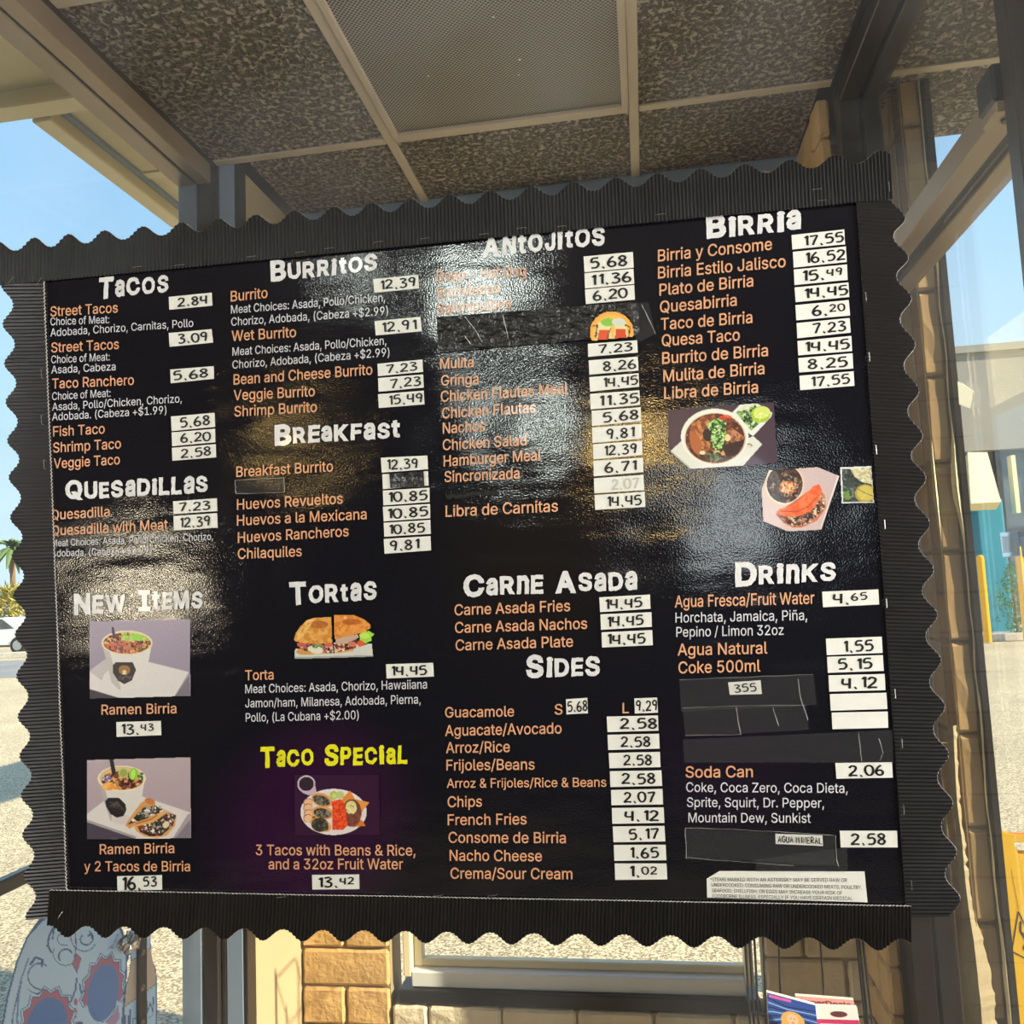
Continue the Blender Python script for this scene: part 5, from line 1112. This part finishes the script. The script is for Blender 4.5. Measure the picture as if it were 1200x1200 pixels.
def m2(cv):
    cv.C[:] = srgb(222, 214, 216)[:3]; cv.poly([(0, 32), (100, 32), (100, 75), (0, 75)], (186, 40, 96)); cv.poly([(0, 84), (100, 84), (100, 130), (0, 130)], (206, 120, 160)); cv.ell(55, 18, 20, 8, (90, 40, 50)); cv.line([(10, 44), (60, 44)], 3, (240, 230, 235)); cv.line([(10, 54), (80, 54)], 3, (240, 230, 235))
def m3(cv):
    cv.C[:] = srgb(206, 150, 150)[:3]; cv.poly([(0, 26), (100, 26), (100, 60), (0, 60)], (226, 222, 222)); cv.ell(60, 40, 24, 8, (40, 40, 60))
magazine([(898.5, 1162), (955, 1177), (962, 1240), (903, 1240)], m1, 'magazine with a blond woman on a blue striped cover', 1.80)
magazine([(954, 1178), (1004, 1180), (1013, 1240), (960, 1240)], m2, 'magazine with a white and crimson cover right of the blue one', 1.81)
r3, fn3 = magazine([(932, 1166), (1000, 1171), (1008, 1235), (938, 1235)], m3, 'pink topped magazine standing behind the other two', 1.835)
V, Fa = text_verts('SuperDeals', .02); w_ = max(v[0] for v in V)
mk('cover_title', [fn3(4 + v[0] / w_ * 90, 17 - v[1] / CAP * 11) + Vector((0, -.0006, 0)) for v in V], Fa, pmat('maroon ink', srgb(130, 30, 50), .4), r3)

# ------------------------------------------------------------------ wet floor sign outside the right glass
ws = empty('wet_floor_sign', (1.28, 3.28, 0), 'yellow folding wet floor caution sign standing outside on the right', 'sign')
def signpanel(sy, nm):
    base = Vector((1.158, 3.28, 0)); h_ = .64; wt, wb_ = .235, .315; bm = bmesh.new()
    outl = [(-.04, 0), (-.006, h_ - .02), (.004, h_ - .003), (.02, h_), (.07, h_ - .012), (.165, h_ - .012), (.215, h_), (.232, h_ - .003), (.241, h_ - .02), (.275, 0)]
    hole = [(.06, h_ - .035), (.175, h_ - .035), (.165, h_ - .075), (.07, h_ - .075)]
    def P(x, z, t): return base + Vector((x, sy * (.15 * (1 - z / h_)) + t + .005 * sy, z))
    for t0, t1 in ((-.006, .006),):
        pass
    import mathutils
    pts = [mathutils.Vector((a, b)) for a, b in outl + hole]; n1 = len(outl)
    ed = [(i, (i + 1) % n1) for i in range(n1)] + [(n1 + i, n1 + (i + 1) % 4) for i in range(4)]
    res = mathutils.geometry.delaunay_2d_cdt(pts, ed, [], 2, 1e-5)
    vv, ff = res[0], [f for f in res[2]]
    inside = []
    for f in ff:
        cx = sum(vv[i].x for i in f) / len(f); cz = sum(vv[i].y for i in f) / len(f)
        if h_ - .075 < cz < h_ - .035 and .062 + (h_ - .035 - cz) * .25 < cx < .173 - (h_ - .035 - cz) * .25: continue
        inside.append(f)
    n = len(vv); V = [P(v.x, v.y, -.005) for v in vv] + [P(v.x, v.y, .005) for v in vv]
    F_ = [tuple(f) for f in inside] + [tuple(i + n for i in f[::-1]) for f in inside]
    from collections import Counter
    cnt = Counter(); dirn = {}
    for f in inside:
        for a, b in zip(f, list(f[1:]) + [f[0]]): cnt[frozenset((a, b))] += 1; dirn[frozenset((a, b))] = (a, b)
    for k_, v in cnt.items():
        if v == 1: a, b = dirn[k_]; F_.append((a, a + n, b + n, b))
    return mk(nm, V, F_, MT['yellow'], ws), P
fp, PF = signpanel(-1, 'front_panel'); signpanel(1, 'rear_panel')
box('hinge', (1.19, 3.272, .60), (1.36, 3.288, .632), MT['orange'], ws, .003)
def sline(pts, w_=.0035, nm='printed_mark'):
    V, Fa = [], []
    for (a, b) in zip(pts[:-1], pts[1:]):
        d = Vector((b[0] - a[0], b[1] - a[1])); n_ = Vector((-d.y, d.x)).normalized() * w_ / 2; k = len(V)
        V += [PF(a[0] + n_.x, a[1] + n_.y, -.0065), PF(a[0] - n_.x, a[1] - n_.y, -.0065), PF(b[0] - n_.x, b[1] - n_.y, -.0065), PF(b[0] + n_.x, b[1] + n_.y, -.0065)]; Fa.append((k, k + 1, k + 2, k + 3))
    mk(nm, V, Fa, MT['ink'], fp)
sline([(.035, .39), (-.008, .27), (.09, .22), (.035, .39)], .004, 'warning_triangle')
sline([(.037, .36), (.03, .33), (.045, .30), (.03, .28), (.05, .26)], .006, 'slipping_figure'); sline([(.03, .33), (.06, .31)], .004, 'slipping_figure'); sline([(.037, .52), (.037, .395)], .0015, 'mould_line')
V, Fa = text_verts('CAUTION', .02); w_ = max(v[0] for v in V)
mk('lettering', [PF(.02 + v[0] / w_ * .19, .15 + v[1] / CAP * .05, -.0065) for v in V], Fa, MT['ink'], fp)
V, Fa = text_verts('WET FLOOR', .02); w_ = max(v[0] for v in V)
mk('lettering', [PF(.02 + v[0] / w_ * .19, .09 + v[1] / CAP * .035, -.0065) for v in V], Fa, MT['ink'], fp)
sline([(.10, .34), (.13, .30), (.17, .30), (.20, .33), (.17, .25)], .008, 'slipping_figure')

# ------------------------------------------------------------------ outside, right: shop building
D = 22.0
def far(px, py, y_=D): return at(px, py, 'Y', y_)
sb = empty('shop_building', (10, D, 0), 'grey flat roofed shop building across the lot with teal column and cream awning', 'building')
zt, zl = far(1150, 413).z, far(1150, 528).z
xl = 6.6; xr = 22
box('fascia_wall', (xl, D, zl), (xr, D + 6, zt), MT['grey_wall'], sb)
box('roof_cap', (xl - .1, D - .1, zt), (xr + .1, D + 6, zt + .18), MT['grey_wall'], sb)
box('shop_front', (xl, D + .35, .3), (xr, D + .5, zl), MT['dkglass'], sb)
box('stall_riser', (xl, D + .25, 0), (xr, D + .52, .3), MT['walk'], sb)
for k in range(7): box('mullion', (8.75 + k * 1.0, D + .22, .3), (8.87 + k * 1.0, D + .36, zl), MT['dark_frame'], sb)
box('mullion', (xl, D + .2, 2.5), (xr, D + .34, 2.62), MT['dark_frame'], sb)
a, b = far(1141, 592, D - .3), far(1171, 592, D - .3)
box('teal_column', (a.x, D - .5, 0), (b.x, D + .1, a.z + .1), MT['teal'], sb, .02)
q1, q2, q3, q4 = far(1134, 530, D - .2), far(1157, 530, D - .2), far(1173, 588, D - 1.4), far(1138, 590, D - 1.4)
V = [q1, q2, q3, q4]; V += [v + Vector((0, .3, -.15)) for v in V]
mk('awning', V, [(0, 3, 2, 1), (4, 5, 6, 7), (0, 1, 5, 4), (1, 2, 6, 5), (2, 3, 7, 6), (3, 0, 4, 7)], MT['cream'], sb)
box('cream_sign_post', (far(1183, 560).x, D - .2, far(1183, 602).z), (far(1188, 560).x, D + .05, far(1183, 535).z), MT['cream'], sb)
for k, (pa, pb, y0_, y1_) in enumerate(((1193, 1199, 700, 640), (1150, 1153, 720, 650))):
    a = far(pa, y0_, D - 1.6 - k * .2); b = far(pb, y1_, D - 1.6 - k * .2); bm = bmesh.new(); x_ = (a.x + b.x) / 2
    tube(bm, [(x_, a.y, .0), (x_, a.y, b.z - .05), (x_, a.y, b.z)], [.08, .08, .04], 10)
    tag(bm_obj('bollard', bm, MT['yellow'], None, (x_, a.y, 0)), ('yellow bollard at the right edge beside the green shrub', 'yellow bollard in front of the teal column')[k], 'bollard', 'bollards before the shop')
def bush(name, c, r, hgt, mat, label, cat, n=420, up=True):
    c = Vector(c); V, Fa = [], []
    for k in range(n):
        a = random.uniform(0, 2 * math.pi); t = random.random() ** .7; z = hgt * random.random(); rr = r * math.sin(math.pi * min(.98, .12 + z / hgt * .86)) * t
        p = c + Vector((rr * math.cos(a), rr * math.sin(a), z)); s_ = random.uniform(.05, .12) * max(.5, r); d = Vector((random.gauss(0, 1), random.gauss(0, 1), random.gauss(0, 1) + (1 if up else 0))).normalized(); e_ = d.cross(Vector((random.random(), random.random(), .1))).normalized()
        b0 = len(V); V += [p, p + d * s_ + e_ * s_ * .35, p + d * s_ * 2.2, p + d * s_ - e_ * s_ * .35]; Fa.append((b0, b0 + 1, b0 + 2, b0 + 3))
    r_ = empty(name, c, label, cat); o = mk('foliage', V, Fa, mat, r_); o['kind'] = 'stuff'
    bm = bmesh.new(); tube(bm, [c, c + Vector((0, 0, hgt * .6))], [.05 * r + .02, .02], 7); bm_obj('stem', bm, MT['bark'], r_)
    return r_
q = far(1184, 735, D - 1.2)
bush('shrub', (q.x + .25, q.y + .25, 0.1), .42, 1.6, MT['leaf'], 'upright green shrub in front of the grey shop building', 'shrub', 700)

# ------------------------------------------------------------------ outside, left: palm, cars, hedge
pt = empty('palm_tree', (-48, 58, 0), 'tall fan palm far off beyond the road on the left', 'tree')
q = at(14, 640, 'Y', 58); pt.location = (q.x, 58, 0); bm = bmesh.new()
tube(bm, [(q.x, 58, 0), (q.x + .15, 58, q.z * .5), (q.x, 58, q.z)], [.28, .2, .17], 9); bm_obj('trunk', bm, MT['bark'], pt)
for k in range(26):
    a = 2 * math.pi * k / 13 + random.uniform(-.1, .1); el = math.radians(55 if k < 13 else 5) - random.uniform(0, .5); V, Fa = [], []; L = 2.1; top = Vector((q.x, 58, q.z)); o_ = 0
    for i in range(7):
        t = i / 6; p = top + Vector((math.cos(a) * math.cos(el) * L * t, math.sin(a) * math.cos(el) * L * t, math.sin(el) * L * t - 1.3 * t * t)); sd_ = Vector((-math.sin(a), math.cos(a), 0)) * .22 * math.sin(math.pi * (.15 + .8 * t))
        V += [p - sd_ - Vector((0, 0, .08)), p, p + sd_ - Vector((0, 0, .08))]
        if i: b0 = 3 * i; Fa += [(b0 - 3, b0 - 2, b0 + 1, b0), (b0 - 2, b0 - 1, b0 + 2, b0 + 1)]
    mk('frond', V, Fa, MT['palmleaf'], pt)
def car(x_, y_, paint, label, s_=1.0):
    r = empty('car', (x_, y_, 0), label, 'car', 'cars parked across the road')
    prof = [(-2.2, .35), (-2.25, .8), (-1.5, .95), (-.9, 1.42), (.7, 1.45), (1.4, 1.0), (2.15, .85), (2.25, .38)]
    V = [(x_ + a, y_ - .85, b) for a, b in prof] + [(x_ + a, y_ + .85, b) for a, b in prof]; n = len(prof)
    Fa = [tuple(range(n)), tuple(range(2 * n - 1, n - 1, -1))] + [(i, i + n, (i + 1) % n + n, (i + 1) % n) for i in range(n)]
    mk('body', V, Fa, paint, r)
    gp = [(-1.3, .97), (-.85, 1.36), (-.1, 1.38), (-.1, .97)]; gq = [(0, .97), (0, 1.38), (.65, 1.39), (1.2, 1.0)]
    for g in (gp, gq): mk('side_window', [(x_ + a, y_ - .86, b) for a, b in g], [(0, 1, 2, 3)], MT['dkglass'], r)
    for wx in (-1.4, 1.4):
        bm = bmesh.new(); bmesh.ops.create_cone(bm, cap_ends=True, radius1=.33, radius2=.33, depth=.22, segments=20, matrix=Matrix.Translation((x_ + wx, y_ - .8, .33)) @ Matrix.Rotation(math.pi / 2, 4, 'X')); w_ = bm_obj('wheel', bm, MT['tyre'], r)
        bm = bmesh.new(); bmesh.ops.create_cone(bm, cap_ends=True, radius1=.2, radius2=.2, depth=.03, segments=14, matrix=Matrix.Translation((x_ + wx, y_ - .92, .33)) @ Matrix.Rotation(math.pi / 2, 4, 'X')); bm_obj('hub_cap', bm, MT['hub'], w_)
    for s2 in (-1, 1): box('lamp', (x_ + s2 * 2.2 - .06, y_ - .87, .68), (x_ + s2 * 2.2 + .06, y_ - .6, .8), MT['cream'], r)
    return r
q = at(8, 760, 'Z', 0)
car(at(4, 742, 'Y', 31).x, 31, MT['car_white'], 'white car parked across the road on the left')
car(at(4, 728, 'Y', 38).x + 1.2, 38, MT['car_blue'], 'blue car parked behind the white car')
bush('hedge', (at(12, 705, 'Y', 46).x, 46, 0), 3.0, 3.0, pmat('yellow green leaves', srgb(170, 160, 80), .7, nscale=2, namt=.3), 'yellow green tree behind the parked cars', 'tree', 1600)
box('low_wall', (-60, 50, 0), (-30, 50.3, 1.2), MT['walk'], tag(empty('boundary_wall', (-45, 50, 0), 'low pale boundary wall behind the yellow green tree', 'wall')))

# ------------------------------------------------------------------ the room behind the viewer: unseen lamps added for fill and glare on the menu
for xw, sg, ya, yb, lb in ((RR, -1, -.25, .95, 'fill light panel added on the right wall of the room'), (RL, 1, -.1, .95, 'fill light panel added on the left wall of the room')):
    pn = empty('fill_light', (xw, (ya + yb) / 2, 1.2), lb, 'lamp')  # glowing panel added out of view to brighten the menu
    box('diffuser', (min(xw + sg * .005, xw + sg * .02), ya, 1.2), (max(xw + sg * .005, xw + sg * .02), yb, 2.4), MT['panel'], pn)
    for lo, hi in (((ya - .04, 1.16), (yb + .04, 1.2)), ((ya - .04, 2.4), (yb + .04, 2.44)), ((ya - .04, 1.2), (ya, 2.4)), ((yb, 1.2), (yb + .04, 2.4))):
        box('frame', (min(xw, xw + sg * .03), lo[0], lo[1]), (max(xw, xw + sg * .03), hi[0], hi[1]), MT['tbar'], pn)
def glare(px, py, y_, mat, r_, label):
    """added lamp whose glare shows in the sheet at (px, py): placed on the mirrored ray"""
    p = at(px, py, 'Y', YP); k = (YP - y_ + YP) / YP; c = Vector((p.x * k, y_, CAM_Z + (p.z - CAM_Z) * k))
    r = empty('glare_lamp', c, label, 'lamp', 'lamps added for glare on the menu'); bm = bmesh.new(); bmesh.ops.create_icosphere(bm, subdivisions=3, radius=r_, matrix=Matrix.Translation(c)); bm_obj('globe', bm, mat, r, smooth=True)
    bm = bmesh.new(); bmesh.ops.create_cone(bm, cap_ends=True, radius1=r_ * .7, radius2=r_ * .3, depth=r_ * .6, segments=20, matrix=Matrix.Translation(c + Vector((0, 0, r_ * 1.15)))); bm_obj('cap', bm, MT['blackmetal'], r)
    if H > c.z + r_: bm = bmesh.new(); tube(bm, [c + Vector((0, 0, r_ * 1.3)), (c.x, c.y, H)], .006, 6); bm_obj('cord', bm, MT['blackmetal'], r)
glare(560, 345, -.6, MT['lamp_cool'], .10, 'cool globe pendant lamp added behind the viewer, over the middle')
glare(415, 310, -.5, MT['lamp_cool'], .05, 'small added cool globe lamp left of the middle one')
glare(620, 490, -1.6, MT['lamp_cool'], .11, 'low cool globe lamp added at the back for glare')
glare(750, 520, -1.4, MT['lamp_gold'], .08, 'amber globe lamp added on the right for glare')
glare(340, 520, -1.8, MT['lamp_gold'], .05, 'small amber globe lamp added on the left for glare')
glare(160, 690, -1.3, MT['lamp'], .13, 'large warm globe lamp added low on the left for glare')
glare(860, 590, -2.2, pmat('dim lamp glass', (1, 1, 1), .4, emis=(.85, .95, 1), estr=4.5), .26, 'big dim globe lamp added in the back right corner for glare')
print('triangles', sum(len(o.data.loop_triangles) if o.type == 'MESH' and not o.data.calc_loop_triangles() else 0 for o in SC.objects))
